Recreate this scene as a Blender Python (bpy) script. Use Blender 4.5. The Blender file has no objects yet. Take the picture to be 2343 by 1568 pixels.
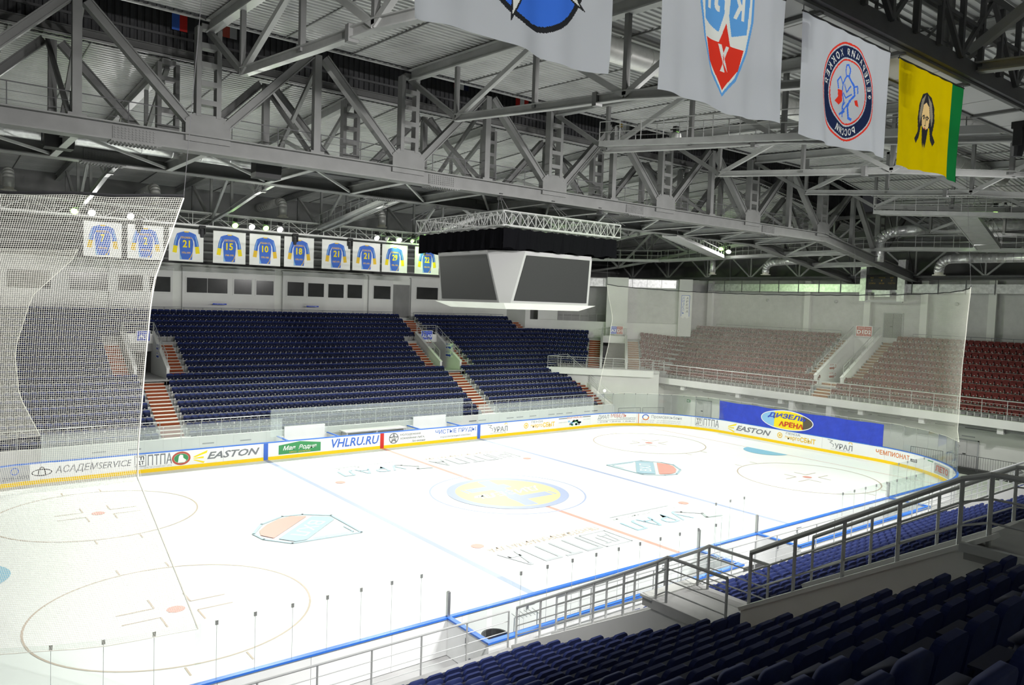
import bpy, bmesh, math, random
import numpy as np
from mathutils import Vector, Matrix
random.seed(7)
S = bpy.context.scene
C = S.collection
PI = math.pi

# ------------------------------------------------------------------ camera, world, exposure
cam = bpy.data.cameras.new('camera'); camo = bpy.data.objects.new('camera', cam); C.objects.link(camo)
cam.sensor_fit = 'HORIZONTAL'; cam.sensor_width = 36.0; cam.lens = 1745.22 / 2343.0 * 36.0
cam.clip_start = 0.1; cam.clip_end = 400
_r = Vector((0.78585873, -0.61747604, 0.03390283)); _u = Vector((0.00501588, 0.06118561, 0.9981138)); _f = Vector((0.61838572, 0.78420639, -0.05118043))
CAM = Vector((-27.139559, -34.331996, 10.967708))
camo.matrix_world = Matrix(((_r.x, _u.x, -_f.x, CAM.x), (_r.y, _u.y, -_f.y, CAM.y), (_r.z, _u.z, -_f.z, CAM.z), (0, 0, 0, 1)))
S.camera = camo
W = bpy.data.worlds.new('world'); S.world = W; W.use_nodes = True
W.node_tree.nodes['Background'].inputs[0].default_value = (0.5, 0.52, 0.55, 1)
W.node_tree.nodes['Background'].inputs[1].default_value = 0.02
S.view_settings.view_transform = 'Standard'; S.view_settings.look = 'None'
S.view_settings.gamma = 1.0; S.view_settings.use_curve_mapping = False
S.view_settings.exposure = 0.95
LAMP_W = 3300.0        # watts of one floodlight over the ice
FOV_X, FOV_Y = 1171.5 / 1745.22, 784 / 1745.22
def in_view(p, m=1.0):
    d = Vector(p) - CAM; z = d.dot(_f)
    return z > 0.5 and abs(d.dot(_r)) < z * FOV_X * m and abs(d.dot(_u)) < z * FOV_Y * m
def depth(p): return (Vector(p) - CAM).dot(_f)

# ------------------------------------------------------------------ materials
MAT = {}
def mat(name, col, rough=0.6, metal=0.0, noise=0.0, scale=6.0, spec=0.4, bump=0.0, emit=None, alpha=None, trans=0.0):
    m = bpy.data.materials.new(name); m.use_nodes = True
    nt = m.node_tree; b = nt.nodes['Principled BSDF']
    b.inputs['Base Color'].default_value = (*col, 1); b.inputs['Roughness'].default_value = rough
    b.inputs['Metallic'].default_value = metal; b.inputs['Specular IOR Level'].default_value = spec
    if trans: b.inputs['Transmission Weight'].default_value = trans
    if noise or bump:
        tc = nt.nodes.new('ShaderNodeTexCoord'); n = nt.nodes.new('ShaderNodeTexNoise')
        n.inputs['Scale'].default_value = scale; n.inputs['Detail'].default_value = 4
        nt.links.new(tc.outputs['Object'], n.inputs['Vector'])
        if noise:
            r = nt.nodes.new('ShaderNodeValToRGB')
            r.color_ramp.elements[0].position = 0.3; r.color_ramp.elements[1].position = 0.7
            r.color_ramp.elements[0].color = (*[max(0, c * (1 - noise)) for c in col], 1)
            r.color_ramp.elements[1].color = (*[min(1, c * (1 + noise)) for c in col], 1)
            nt.links.new(n.outputs['Fac'], r.inputs[0]); nt.links.new(r.outputs[0], b.inputs['Base Color'])
        if bump:
            bp = nt.nodes.new('ShaderNodeBump'); bp.inputs['Strength'].default_value = bump
            nt.links.new(n.outputs['Fac'], bp.inputs['Height']); nt.links.new(bp.outputs[0], b.inputs['Normal'])
    if emit:
        b.inputs['Emission Color'].default_value = (*emit[:3], 1); b.inputs['Emission Strength'].default_value = emit[3]
    MAT[name] = m
    return m
mat('steel', (0.155, 0.157, 0.155), 0.55, 0.0, 0.10, 1.5)
mat('steel_light', (0.36, 0.365, 0.36), 0.5, 0.0, 0.08, 2.0)
mat('steel_dark', (0.10, 0.10, 0.105), 0.6, 0, 0.1, 2)
mat('deck', (0.42, 0.425, 0.42), 0.45, 0.0, 0.16, 0.5)
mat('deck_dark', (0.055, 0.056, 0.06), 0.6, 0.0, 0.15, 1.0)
mat('upper_wall', (0.16, 0.16, 0.16), 0.7, 0, 0.12, 0.7)
mat('rail_metal', (0.46, 0.47, 0.47), 0.4, 0.25)
mat('wall_white', (0.66, 0.66, 0.65), 0.8, 0, 0.04, 0.6)
mat('wall_grey', (0.52, 0.52, 0.515), 0.85, 0, 0.06, 2.0)
mat('wall_pale', (0.72, 0.73, 0.70), 0.8, 0, 0.03, 0.8)
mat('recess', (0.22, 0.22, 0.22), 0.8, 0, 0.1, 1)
mat('concrete', (0.30, 0.30, 0.30), 0.85, 0, 0.15, 1.2)
mat('floor_grey', (0.42, 0.42, 0.42), 0.7, 0, 0.12, 0.4)
mat('navy', (0.010, 0.019, 0.095), 0.75, 0, 0.15, 9, 0.3)
mat('navy_dark', (0.004, 0.007, 0.03), 0.8, 0, 0, 9, 0.3)
mat('maroon', (0.115, 0.018, 0.016), 0.75, 0, 0.15, 9, 0.3)
mat('seat_white', (0.72, 0.72, 0.70), 0.45)
mat('seat_plate', (0.25, 0.25, 0.24), 0.5)
mat('tread', (0.62, 0.58, 0.53), 0.8, 0, 0.1, 3)
mat('riser', (0.21, 0.042, 0.010), 0.8, 0, 0.1, 3)
mat('riser_dim', (0.24, 0.095, 0.03), 0.8, 0, 0.1, 3)
mat('board_white', (0.80, 0.81, 0.81), 0.35, 0, 0.015, 1.5)
mat('cap_blue', (0.035, 0.16, 0.62), 0.35)
mat('kick_yellow', (0.86, 0.58, 0.0), 0.4)
mat('post_metal', (0.45, 0.45, 0.45), 0.35, 0.8)
mat('black', (0.012, 0.012, 0.013), 0.6)
mat('rubber', (0.03, 0.03, 0.032), 0.9, 0, 0.2, 20)
mat('screen', (0.014, 0.0145, 0.015), 0.55, 0, 0.15, 30)
mat('screen_frame', (0.30, 0.30, 0.30), 0.5)
mat('skirt_black', (0.005, 0.005, 0.006), 1.0, spec=0.0)
mat('gallery_lamplit', (0.66, 0.66, 0.65), 0.5)  # far gallery steel, lightened in colour to imitate the lamps' spill
mat('win_dark', (0.025, 0.026, 0.027), 0.15, 0, 0.2, 0.8)
mat('foil', (0.74, 0.74, 0.75), 0.30, 0.6, 0.2, 4.0, 0.5, 1.0)
mat('duct', (0.62, 0.62, 0.60), 0.42, 0.3, 0.08, 4.0, 0.5, 0.3)
mat('nozzle', (0.72, 0.70, 0.62), 0.6)
mat('net_white', (0.78, 0.77, 0.70), 0.9)
mat('cable', (0.01, 0.01, 0.012), 0.7)
mat('cloth_white', (0.72, 0.73, 0.80), 0.9, 0, 0.02, 2)
mat('paper_white', (0.80, 0.80, 0.78), 0.8)
mat('p_blue', (0.05, 0.14, 0.55), 0.7)
mat('p_royal', (0.025, 0.055, 0.50), 0.6, 0, 0.1, 2)
mat('p_khl', (0.07, 0.20, 0.62), 0.7)
mat('p_sky', (0.25, 0.5, 0.75), 0.7)
mat('p_navy', (0.015, 0.02, 0.06), 0.7)
mat('p_dark', (0.035, 0.035, 0.04), 0.7)
mat('p_grey', (0.18, 0.19, 0.21), 0.6)
mat('p_lgrey', (0.40, 0.41, 0.42), 0.6)
mat('p_red', (0.55, 0.025, 0.02), 0.7)
mat('p_orange', (0.62, 0.17, 0.02), 0.7)
mat('p_brick', (0.45, 0.09, 0.06), 0.7)
mat('p_yellow', (0.86, 0.68, 0.01), 0.7)
mat('p_gold', (0.78, 0.50, 0.04), 0.7)
mat('p_green', (0.05, 0.27, 0.10), 0.7)
mat('p_flaggreen', (0.01, 0.16, 0.04), 0.8)
mat('p_flagyellow', (0.80, 0.56, 0.0), 0.85)
mat('p_white', (0.82, 0.82, 0.82), 0.7)
mat('p_skin', (0.55, 0.30, 0.10), 0.8)
mat('p_hair', (0.10, 0.085, 0.06), 0.8)
mat('sign_blue', (0.03, 0.07, 0.50), 0.5)
mat('sign_red', (0.35, 0.04, 0.02), 0.5)
mat('led_amber', (0.25, 0.15, 0.02), 0.5)
mat('ice', (0.86, 0.885, 0.88), 0.5, 0, 0.015, 0.35, 0.25)
mat('i_blue', (0.36, 0.41, 0.60), 0.5); mat('i_red', (0.72, 0.33, 0.28), 0.5); mat('i_thin', (0.52, 0.41, 0.33), 0.5)
mat('i_grey', (0.42, 0.44, 0.47), 0.5); mat('i_yellow', (0.76, 0.63, 0.30), 0.5); mat('i_crease', (0.22, 0.50, 0.68), 0.5)
mat('i_lblue', (0.36, 0.52, 0.62), 0.5)
mat('lamp_white', (0.9, 0.9, 0.9), 0.4, emit=(1.0, 0.98, 0.94, 14.0))
mat('lamp_green', (0.5, 0.9, 0.3), 0.4, emit=(0.35, 1.0, 0.12, 5.0))
mat('bulb', (0.9, 0.9, 0.9), 0.4, emit=(1, 0.98, 0.9, 6.0))
# protective glass: clear, slightly green, with real reflections
g = bpy.data.materials.new('glass'); g.use_nodes = True; nt = g.node_tree; nt.nodes.clear()
o_ = nt.nodes.new('ShaderNodeOutputMaterial'); mx = nt.nodes.new('ShaderNodeMixShader'); tr = nt.nodes.new('ShaderNodeBsdfTransparent')
gl = nt.nodes.new('ShaderNodeBsdfGlossy'); fw_ = nt.nodes.new('ShaderNodeLayerWeight'); pw = nt.nodes.new('ShaderNodeMath'); pw.operation = 'POWER'; pw.inputs[1].default_value = 4.0
lw = nt.nodes.new('ShaderNodeMath'); lw.operation = 'MULTIPLY_ADD'; lw.inputs[1].default_value = 0.5; lw.inputs[2].default_value = 0.03; nt.links.new(fw_.outputs['Facing'], pw.inputs[0]); nt.links.new(pw.outputs[0], lw.inputs[0])
tr.inputs[0].default_value = (0.955, 0.975, 0.965, 1); gl.inputs['Roughness'].default_value = 0.02
nt.links.new(lw.outputs[0], mx.inputs[0]); nt.links.new(tr.outputs[0], mx.inputs[1]); nt.links.new(gl.outputs[0], mx.inputs[2]); nt.links.new(mx.outputs[0], o_.inputs[0])
MAT['glass'] = g
# worn acrylic panes on the far boards scatter the light of the ice
g = bpy.data.materials.new('glass_worn'); g.use_nodes = True; nt = g.node_tree; nt.nodes.clear()
o_ = nt.nodes.new('ShaderNodeOutputMaterial'); mx = nt.nodes.new('ShaderNodeMixShader'); tr = nt.nodes.new('ShaderNodeBsdfTransparent')
df = nt.nodes.new('ShaderNodeBsdfDiffuse'); df.inputs[0].default_value = (0.8, 0.85, 0.85, 1)
tr.inputs[0].default_value = (0.95, 0.97, 0.96, 1); mx.inputs[0].default_value = 0.16
nt.links.new(tr.outputs[0], mx.inputs[1]); nt.links.new(df.outputs[0], mx.inputs[2]); nt.links.new(mx.outputs[0], o_.inputs[0])
MAT['glass_worn'] = g

def cloth(name, col, t=0.6):
    m = mat(name, col, 0.9, 0, 0.02, 2); nt = m.node_tree; b = nt.nodes['Principled BSDF']; o = nt.nodes['Material Output']
    tl = nt.nodes.new('ShaderNodeBsdfTranslucent'); tl.inputs[0].default_value = (*[min(1, c * 1.15) for c in col], 1); mx = nt.nodes.new('ShaderNodeMixShader'); mx.inputs[0].default_value = t
    nt.links.new(b.outputs[0], mx.inputs[1]); nt.links.new(tl.outputs[0], mx.inputs[2]); nt.links.new(mx.outputs[0], o.inputs[0])
cloth('cloth_white', (0.74, 0.75, 0.84)); cloth('p_flagyellow', (0.82, 0.60, 0.0)); cloth('p_flaggreen', (0.01, 0.20, 0.05))
for n_, c_ in (('f_khl', (0.14, 0.40, 0.98)), ('f_red', (0.95, 0.05, 0.03)), ('f_navy', (0.02, 0.03, 0.09)), ('f_dark', (0.03, 0.03, 0.035)), ('f_blue', (0.06, 0.20, 0.90)), ('f_skin', (0.95, 0.60, 0.28)), ('f_hair', (0.30, 0.26, 0.20)), ('f_brick', (0.6, 0.15, 0.1)), ('f_white', (0.95, 0.95, 0.97))): cloth(n_, c_, 0.8)

# ------------------------------------------------------------------ helpers
def tag(o, label=None, cat=None, group=None, kind=None):
    if label: o['label'] = label
    if cat: o['category'] = cat
    if group: o['group'] = group
    if kind: o['kind'] = kind
    return o
def empty(name, loc=(0, 0, 0), parent=None):
    o = bpy.data.objects.new(name, None); C.objects.link(o); o.location = loc; o.empty_display_size = 0.2
    if parent: o.parent = parent
    return o
def link(name, me, parent=None):
    o = bpy.data.objects.new(name, me); C.objects.link(o)
    if parent: o.parent = parent
    return o
class MB:
    def __init__(s, off=(0, 0, 0)): s.v = []; s.f = []; s.m = []; s.off = Vector(off); s.cm = 0
    def add(s, vs, fs, m=None):
        n = len(s.v); s.v += [tuple(Vector(v) - s.off) for v in vs]; s.f += [tuple(i + n for i in f) for f in fs]
        s.m += [s.cm if m is None else m] * len(fs); return s
    def hexa(s, p, m=None):       # 8 points: bottom 4 ccw, top 4 ccw
        return s.add(p, [(3, 2, 1, 0), (4, 5, 6, 7), (0, 1, 5, 4), (1, 2, 6, 5), (2, 3, 7, 6), (3, 0, 4, 7)], m)
    def box(s, x0, x1, y0, y1, z0, z1, m=None):
        return s.hexa([(x0, y0, z0), (x1, y0, z0), (x1, y1, z0), (x0, y1, z0), (x0, y0, z1), (x1, y0, z1), (x1, y1, z1), (x0, y1, z1)], m)
    def bar(s, a, b, w, h, up=(0, 0, 1), m=None):
        a = Vector(a); b = Vector(b); d = (b - a).normalized(); u = Vector(up)
        if abs(d.dot(u)) > 0.99: u = Vector((0, 1, 0)) if abs(d.y) < 0.9 else Vector((1, 0, 0))
        r = d.cross(u).normalized(); u = r.cross(d).normalized()
        r *= w / 2; u *= h / 2
        return s.hexa([a - r - u, a + r - u, b + r - u, b - r - u, a - r + u, a + r + u, b + r + u, b - r + u], m)
    def ibeam(s, a, b, h, w, tf=0.04, tw=0.04, m=None):
        a = Vector(a); b = Vector(b); d = (b - a).normalized(); r = d.cross(Vector((0, 0, 1))).normalized(); u = r.cross(d)
        s.bar(a, b, tw, h - 2 * tf, m=m); k = u * (h / 2 - tf / 2)
        s.bar(a + k, b + k, w, tf, m=m); s.bar(a - k, b - k, w, tf, m=m); return s
    def tube(s, a, b, r, n=6, r2=None, caps=True, m=None):
        a = Vector(a); b = Vector(b); d = (b - a).normalized(); u = Vector((0, 0, 1)) if abs(d.z) < 0.9 else Vector((1, 0, 0))
        x = d.cross(u).normalized(); y = x.cross(d); r2 = r if r2 is None else r2
        vs = [a + (x * math.cos(2 * PI * i / n) + y * math.sin(2 * PI * i / n)) * r for i in range(n)] + [b + (x * math.cos(2 * PI * i / n) + y * math.sin(2 * PI * i / n)) * r2 for i in range(n)]
        fs = [(i, (i + 1) % n, n + (i + 1) % n, n + i) for i in range(n)]
        if caps: fs += [tuple(range(n))[::-1], tuple(range(n, 2 * n))]
        return s.add(vs, fs, m)
    def path(s, pts, r, n=6, m=None):
        for a, b in zip(pts[:-1], pts[1:]): s.tube(a, b, r, n, m=m)
        return s
    def prism(s, poly, ext, m=None):   # poly 3d points, ext vector
        n = len(poly); e = Vector(ext); vs = [Vector(p) for p in poly] + [Vector(p) + e for p in poly]
        return s.add(vs, [tuple(range(n))[::-1], tuple(range(n, 2 * n))] + [(i, (i + 1) % n, n + (i + 1) % n, n + i) for i in range(n)], m)
    def mesh(s, name, mats):
        me = bpy.data.meshes.new(name); me.from_pydata(s.v, [], s.f)
        for x in (mats if isinstance(mats, (list, tuple)) else [mats]): me.materials.append(MAT[x])
        if any(s.m): me.polygons.foreach_set('material_index', s.m)
        me.update(); return me
    def build(s, name, mats, parent=None, loc=None):
        o = link(name, s.mesh(name, mats), parent)
        if loc is not None: o.location = loc
        return o
def smooth(o):
    for p in o.data.polygons: p.use_smooth = True
    return o
def struct(o): o['kind'] = 'structure'; return o

# text -> 2D triangles, scaled to a box w x h with its lower left corner at 0,0
_tc = {}
def text2d(t, w=None, h=1.0, shear=0.0, bold=0.0):
    k = (t, shear, bold)
    if k not in _tc:
        c = bpy.data.curves.new('t', 'FONT'); c.body = t; c.size = 1; c.shear = shear; c.resolution_u = 2; c.offset = bold
        o = bpy.data.objects.new('t', c); me = bpy.data.meshes.new_from_object(o)
        v = np.array([p.co[:2] for p in me.vertices]); f = [tuple(p.vertices) for p in me.polygons]
        bpy.data.objects.remove(o); bpy.data.curves.remove(c); bpy.data.meshes.remove(me)
        _tc[k] = (v, f)
    v, f = _tc[k]; mn = v.min(0); sz = v.max(0) - mn
    sy = h / sz[1]; sx = sy if w is None else w / sz[0]
    return (v - mn) * (sx, sy), f
def ellipse2d(cx, cy, rx, ry, n=40, a0=0, a1=2 * PI):
    return np.array([(cx + rx * math.cos(a0 + (a1 - a0) * i / n), cy + ry * math.sin(a0 + (a1 - a0) * i / n)) for i in range(n)]), [tuple(range(n))]
def ring2d(cx, cy, rx, ry, t, n=48, a0=0.0, a1=2 * PI):
    A = [a0 + (a1 - a0) * i / n for i in range(n + 1)]
    v = [(cx + rx * math.cos(a), cy + ry * math.sin(a)) for a in A] + [(cx + (rx - t) * math.cos(a), cy + (ry - t) * math.sin(a)) for a in A]
    return np.array(v), [(i, i + 1, n + 2 + i, n + 1 + i) for i in range(n)]
def poly2d(*p): return np.array(p, float), [tuple(range(len(p)))]
def rect2d(x0, y0, x1, y1): return poly2d((x0, y0), (x1, y0), (x1, y1), (x0, y1))
def stroke2d(pts, t):
    vs = []; fs = []
    for (a, b) in zip(pts[:-1], pts[1:]):
        a = Vector(a); b = Vector(b); d = (b - a).normalized(); n = Vector((-d.y, d.x)) * t / 2; e = d * t * 0.3
        k = len(vs); vs += [tuple(a - n - e), tuple(b - n + e), tuple(b + n + e), tuple(a + n - e)]; fs.append((k, k + 1, k + 2, k + 3))
    return np.array(vs), fs
def join2d(*S_):
    vs = []; fs = []
    for v, f in S_:
        n = len(vs); vs += [tuple(q) for q in v]; fs += [tuple(i + n for i in g) for g in f]
    return np.array(vs), fs
def move2d(s, dx, dy): return s[0] + (dx, dy), s[1]
def decal(name, shape, fn, m, parent, refine=None, both=None):
    """shape: 2D verts/faces; fn(u, v, lift) -> world point. A thin printed layer."""
    v, f = shape
    bm = bmesh.new(); vs = [bm.verts.new((p[0], p[1], 0)) for p in v]
    for g in f:
        try: bm.faces.new([vs[i] for i in g])
        except ValueError: pass
    if refine:
        bmesh.ops.triangulate(bm, faces=bm.faces[:])
        for _ in range(5):
            E_ = [e for e in bm.edges if e.calc_length() > refine]
            if not E_: break
            bmesh.ops.subdivide_edges(bm, edges=E_, cuts=1); bmesh.ops.triangulate(bm, faces=[q for q in bm.faces if len(q.verts) > 3])
    if both:
        cp = bmesh.ops.duplicate(bm, geom=bm.verts[:] + bm.edges[:] + bm.faces[:])
        dup = {e for e in cp['geom'] if isinstance(e, bmesh.types.BMVert)}
        for q in bm.verts: q.co = fn(q.co.x, q.co.y, both if q in dup else -both)
    else:
        for q in bm.verts: q.co = fn(q.co.x, q.co.y, 1.0)
    me = bpy.data.meshes.new(name); bm.to_mesh(me); bm.free(); me.materials.append(MAT[m])
    return link(name, me, parent)
def plane_fn(o, ux, uy, lift=0.004):
    o = Vector(o); ux = Vector(ux).normalized(); uy = Vector(uy).normalized(); n = ux.cross(uy)
    return lambda u, v, k=1.0: o + ux * u + uy * v + n * lift * k
ORD = ['first', 'second', 'third', 'fourth', 'fifth', 'sixth', 'seventh', 'eighth', 'ninth', 'tenth', 'eleventh', 'twelfth', 'thirteenth', 'fourteenth', 'fifteenth', 'sixteenth', 'seventeenth', 'eighteenth', 'nineteenth', 'twentieth']
def ordw(i):
    if i < 20: return ORD[i]
    t = ['', '', 'twenty', 'thirty', 'forty', 'fifty', 'sixty', 'seventy', 'eighty', 'ninety']; n = i + 1
    return t[n // 10] + ('-' + ORD[n % 10 - 1] if n % 10 else '') if n % 10 else t[n // 10][:-1] + 'ieth'

def handrail(name, pts, label, h=1.05, nr=3, sp=1.6, r=0.022, m='rail_metal', top=0.03, post_r=None, ends=True, lift=0.0):
    """posts, a top rail and nr lower rails along base points pts"""
    root = empty(name, pts[0]); tag(root, label, 'handrail'); off = Vector(pts[0]); n6 = 6
    P = [Vector(p) for p in pts]; up = Vector((0, 0, h))
    b = MB(off); b.path([p + up for p in P], top, 8); b.build('top_rail', m, root)
    for i in range(nr):
        k = Vector((0, 0, h * (i + 1) / (nr + 1))); b = MB(off); b.path([p + k for p in P], r * 0.55, 5); b.build('rail', m, root)
    for a, c in zip(P[:-1], P[1:]):
        L = (c - a).length; n = max(1, round(L / sp))
        for i in range(n + (1 if c == P[-1] and ends else 0)):
            p = a.lerp(c, i / n); b = MB(off); b.tube(p - Vector((0, 0, lift)), p + up, post_r or r, 6)
            b.build('post', m, root)
    return root

# ------------------------------------------------------------------ ground, ice and its markings
struct(MB().box(-48, 48, -40, 40, -0.30, -0.02).build('floor', 'floor_grey'))
RC = 8.5
SEG = [43, RC * PI / 2, 13, RC * PI / 2, 43, RC * PI / 2, 13, RC * PI / 2]; TOT = sum(SEG)
def rink(u, off=0.0):          # boards line, clockwise from the far left corner; off is outward
    u %= TOT
    for i, L in enumerate(SEG):
        if u <= L: break
        u -= L
    a = u / RC; R = RC + off
    if i == 0: return -21.5 + u, 15 + off
    if i == 1: t = PI / 2 - a; return 21.5 + R * math.cos(t), 6.5 + R * math.sin(t)
    if i == 2: return 30 + off, 6.5 - u
    if i == 3: t = -a; return 21.5 + R * math.cos(t), -6.5 + R * math.sin(t)
    if i == 4: return 21.5 - u, -15 - off
    if i == 5: t = -PI / 2 - a; return -21.5 + R * math.cos(t), -6.5 + R * math.sin(t)
    if i == 6: return -30 - off, -6.5 + u
    t = PI - a; return -21.5 + R * math.cos(t), 6.5 + R * math.sin(t)
def span_us(u0, u1, step):
    n = max(1, math.ceil((u1 - u0) / step)); return [u0 + (u1 - u0) * i / n for i in range(n + 1)]
def sweep(u0, u1, prof, step=0.5, cap=True):
    """closed (off, z) profile swept along the boards line"""
    us = span_us(u0, u1, step); n = len(prof); vs = []; fs = []
    for u in us:
        for o, z in prof: x, y = rink(u, o); vs.append((x, y, z))
    for i in range(len(us) - 1):
        for j in range(n): k = (j + 1) % n; fs.append((i * n + j, (i + 1) * n + j, (i + 1) * n + k, i * n + k))
    if cap: fs += [tuple(range(n)), tuple((len(us) - 1) * n + j for j in range(n))[::-1]]
    b = MB(); b.add(vs, fs); return b
us = span_us(0, TOT, 0.6)[:-1]
ice = MB().add([(*rink(u, 0.05), 0.0) for u in us], [tuple(range(len(us)))[::-1]]).build('ice_floor', 'ice'); struct(ice)
ice['label'] = 'white ice sheet of the hockey rink with faint painted lines'
_iz = [0.003]
def up_ice(fn):      # every printed layer in the ice lies a hair above the one before
    _iz[0] += 0.0006; z = _iz[0]; return lambda u, v, k=1.0: Vector((*fn(u, v), z))
class _L:
    def __call__(s): return up_ice(lambda u, v: (u, v))
LAY = _L()
decal('red_centre_line', rect2d(-0.15, -15, 0.15, 15), LAY(), 'i_red', ice)
for x in (-8.67, 8.67): decal('blue_line', rect2d(x - 0.15, -15, x + 0.15, 15), LAY(), 'i_blue', ice)
for x in (-26, 26): decal('goal_line', rect2d(x - 0.03, -14.2, x + 0.03, 14.2), LAY(), 'i_red', ice)
decal('centre_circle', ring2d(0, 0, 4.55, 4.55, 0.10, 72), LAY(), 'i_blue', ice)
for sx in (-20, 20):
    for sy in (-7, 7):
        decal('faceoff_circle', ring2d(sx, sy, 4.53, 4.53, 0.07, 72), LAY(), 'i_thin', ice)
        decal('faceoff_spot', ellipse2d(sx, sy, 0.3, 0.3, 28), LAY(), 'i_red', ice)
        marks = []
        for a in (-1, 1):
            for b in (-1, 1):
                marks += [rect2d(*sorted((sx + a * 0.6, sx + a * 1.8))[:1], sy + b * 0.45 - 0.03, max(sx + a * 0.6, sx + a * 1.8), sy + b * 0.45 + 0.03),
                          rect2d(sx + a * 0.6 - 0.03, min(sy + b * 0.45, sy + b * 1.35), sx + a * 0.6 + 0.03, max(sy + b * 0.45, sy + b * 1.35)),
                          rect2d(sx + a * 0.9 - 0.03, min(sy + b * 4.5, sy + b * 5.1), sx + a * 0.9 + 0.03, max(sy + b * 4.5, sy + b * 5.1))]
        decal('faceoff_marks', join2d(*marks), LAY(), 'i_thin', ice)
for sx in (-7.17, 7.17):
    for sy in (-7, 7): decal('faceoff_spot', ellipse2d(sx, sy, 0.3, 0.3, 28), LAY(), 'i_red', ice)
for s in (-1, 1):
    cr = [(s * 26, -1.8)] + [(s * (26 - 1.8 * math.cos(t)), 1.8 * math.sin(t)) for t in np.linspace(-PI / 2, PI / 2, 25)] + [(s * 26, 1.8)]
    decal('goal_crease', poly2d(*cr), LAY(), 'i_crease', ice)
# centre emblem
cl = empty('centre_emblem', (0, 0, 0), ice)
decal('emblem_rim', ring2d(0, 0, 3.55, 3.55, 0.5, 64), LAY(), 'i_blue', cl)
decal('emblem_disc', ellipse2d(0, 0, 3.05, 3.05, 56), LAY(), 'i_yellow', cl)
for q in (poly2d((-0.95, -2.8), (-0.1, -2.9), (0.75, 2.9), (-0.1, 2.9)), rect2d(-1.9, 0.9, 1.0, 1.7), rect2d(-0.8, -1.75, 2.0, -0.95), rect2d(-2.2, 0.9, -2.05, 1.7), rect2d(2.15, -1.75, 2.3, -0.95)): decal('emblem_bar', q, LAY(), 'i_blue', cl)
ROT = lambda ox, oy: up_ice(lambda u, v: (ox - u, oy - v))     # reads from the far side
decal('lettering_plate', move2d(text2d('ДИЗЕЛЬ', 4.9, 1.0, 0.3), -2.45, -0.5), up_ice(lambda u, v: (-u, -v)), 'ice', cl); decal('lettering', move2d(text2d('ДИЗЕЛЬ', 4.4, 0.85, 0.3), -2.2, -0.42), up_ice(lambda u, v: (-u, -v)), 'i_grey', cl)
# printed adverts in the ice, upright for the far stand
def ice_ptpa(ox, oy):
    e = empty('ice_advert', (0, 0, 0), ice); G = lambda: ROT(ox, oy)
    decal('lettering', text2d('ПТПА', 4.8, 1.85), G(), 'i_grey', e)
    decal('frame', join2d(stroke2d([(-1.85, 0), (-0.2, 0), (-0.2, 1.85), (-1.85, 1.85), (-1.85, 0)], 0.08), move2d(text2d('ДТ', 1.1, 1.2), -1.58, 0.32)), G(), 'i_grey', e)
    decal('small_lettering', move2d(text2d('ПЕНЗТЯЖПРОМАРМАТУРА', 6.6, 0.5), -1.85, -0.8), G(), 'i_thin', e)
ice_ptpa(-2.4, -8.4); ice_ptpa(5.3, 9.6)
def ice_ural(ox, oy):
    e = empty('ice_advert', (0, 0, 0), ice); G = lambda: ROT(ox, oy)
    decal('lettering', text2d('УРАЛ', 4.4, 1.4, 0.1), G(), 'i_lblue', e)
    decal('ribbon', stroke2d([(-1.6, 1.9), (-0.6, 1.7), (-1.0, 1.1), (-0.2, 0.3), (0.1, 0)], 0.16), G(), 'i_grey', e)
    decal('small_lettering', join2d(move2d(text2d('благотворительный фонд', 4.8, 0.35), -0.6, -0.7), rect2d(-0.6, -1.0, 4.0, -0.9)), G(), 'i_grey', e)
ice_ural(5.3, -7.9); ice_ural(-1.9, 9.6)
def ice_vhl(ox, oy, fl):
    e = empty('ice_emblem', (0, 0, 0), ice)
    F = lambda z: up_ice(lambda u, v: (ox + fl * (0.72 * u - 0.69 * v), oy + fl * (0.69 * u + 0.72 * v)))
    sh = [(-2.3, 0.35), (0, 2.75), (2.3, 0.35), (2.1, -1.1), (1.5, -1.9), (0, -2.25), (-1.5, -1.9), (-2.1, -1.1)]
    decal('shield_outline', stroke2d(sh + sh[:1], 0.13), F(0), 'i_lblue', e)
    decal('shield_red', poly2d((-1.85, -0.75), (1.85, -0.75), (1.6, -1.5), (1.0, -1.85), (0, -1.98), (-1.0, -1.85), (-1.6, -1.5)), F(0), 'i_red', e)
    decal('shield_blue', poly2d((-1.9, -0.5), (1.9, -0.5), (2.05, 0.4), (1.7, 0.75), (-1.7, 0.75), (-2.05, 0.4)), F(0), 'i_lblue', e)
    decal('lettering', move2d(text2d('ВХЛ', 2.4, 0.75), -1.2, -0.25), F(0), 'ice', e)
    decal('shield_line', stroke2d([(1.4, 0.95), (0.0, 2.35), (-0.7, 1.6)], 0.08), F(0), 'i_lblue', e)
ice_vhl(-12.5, -0.5, -1); ice_vhl(12.5, 0.5, 1)

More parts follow.
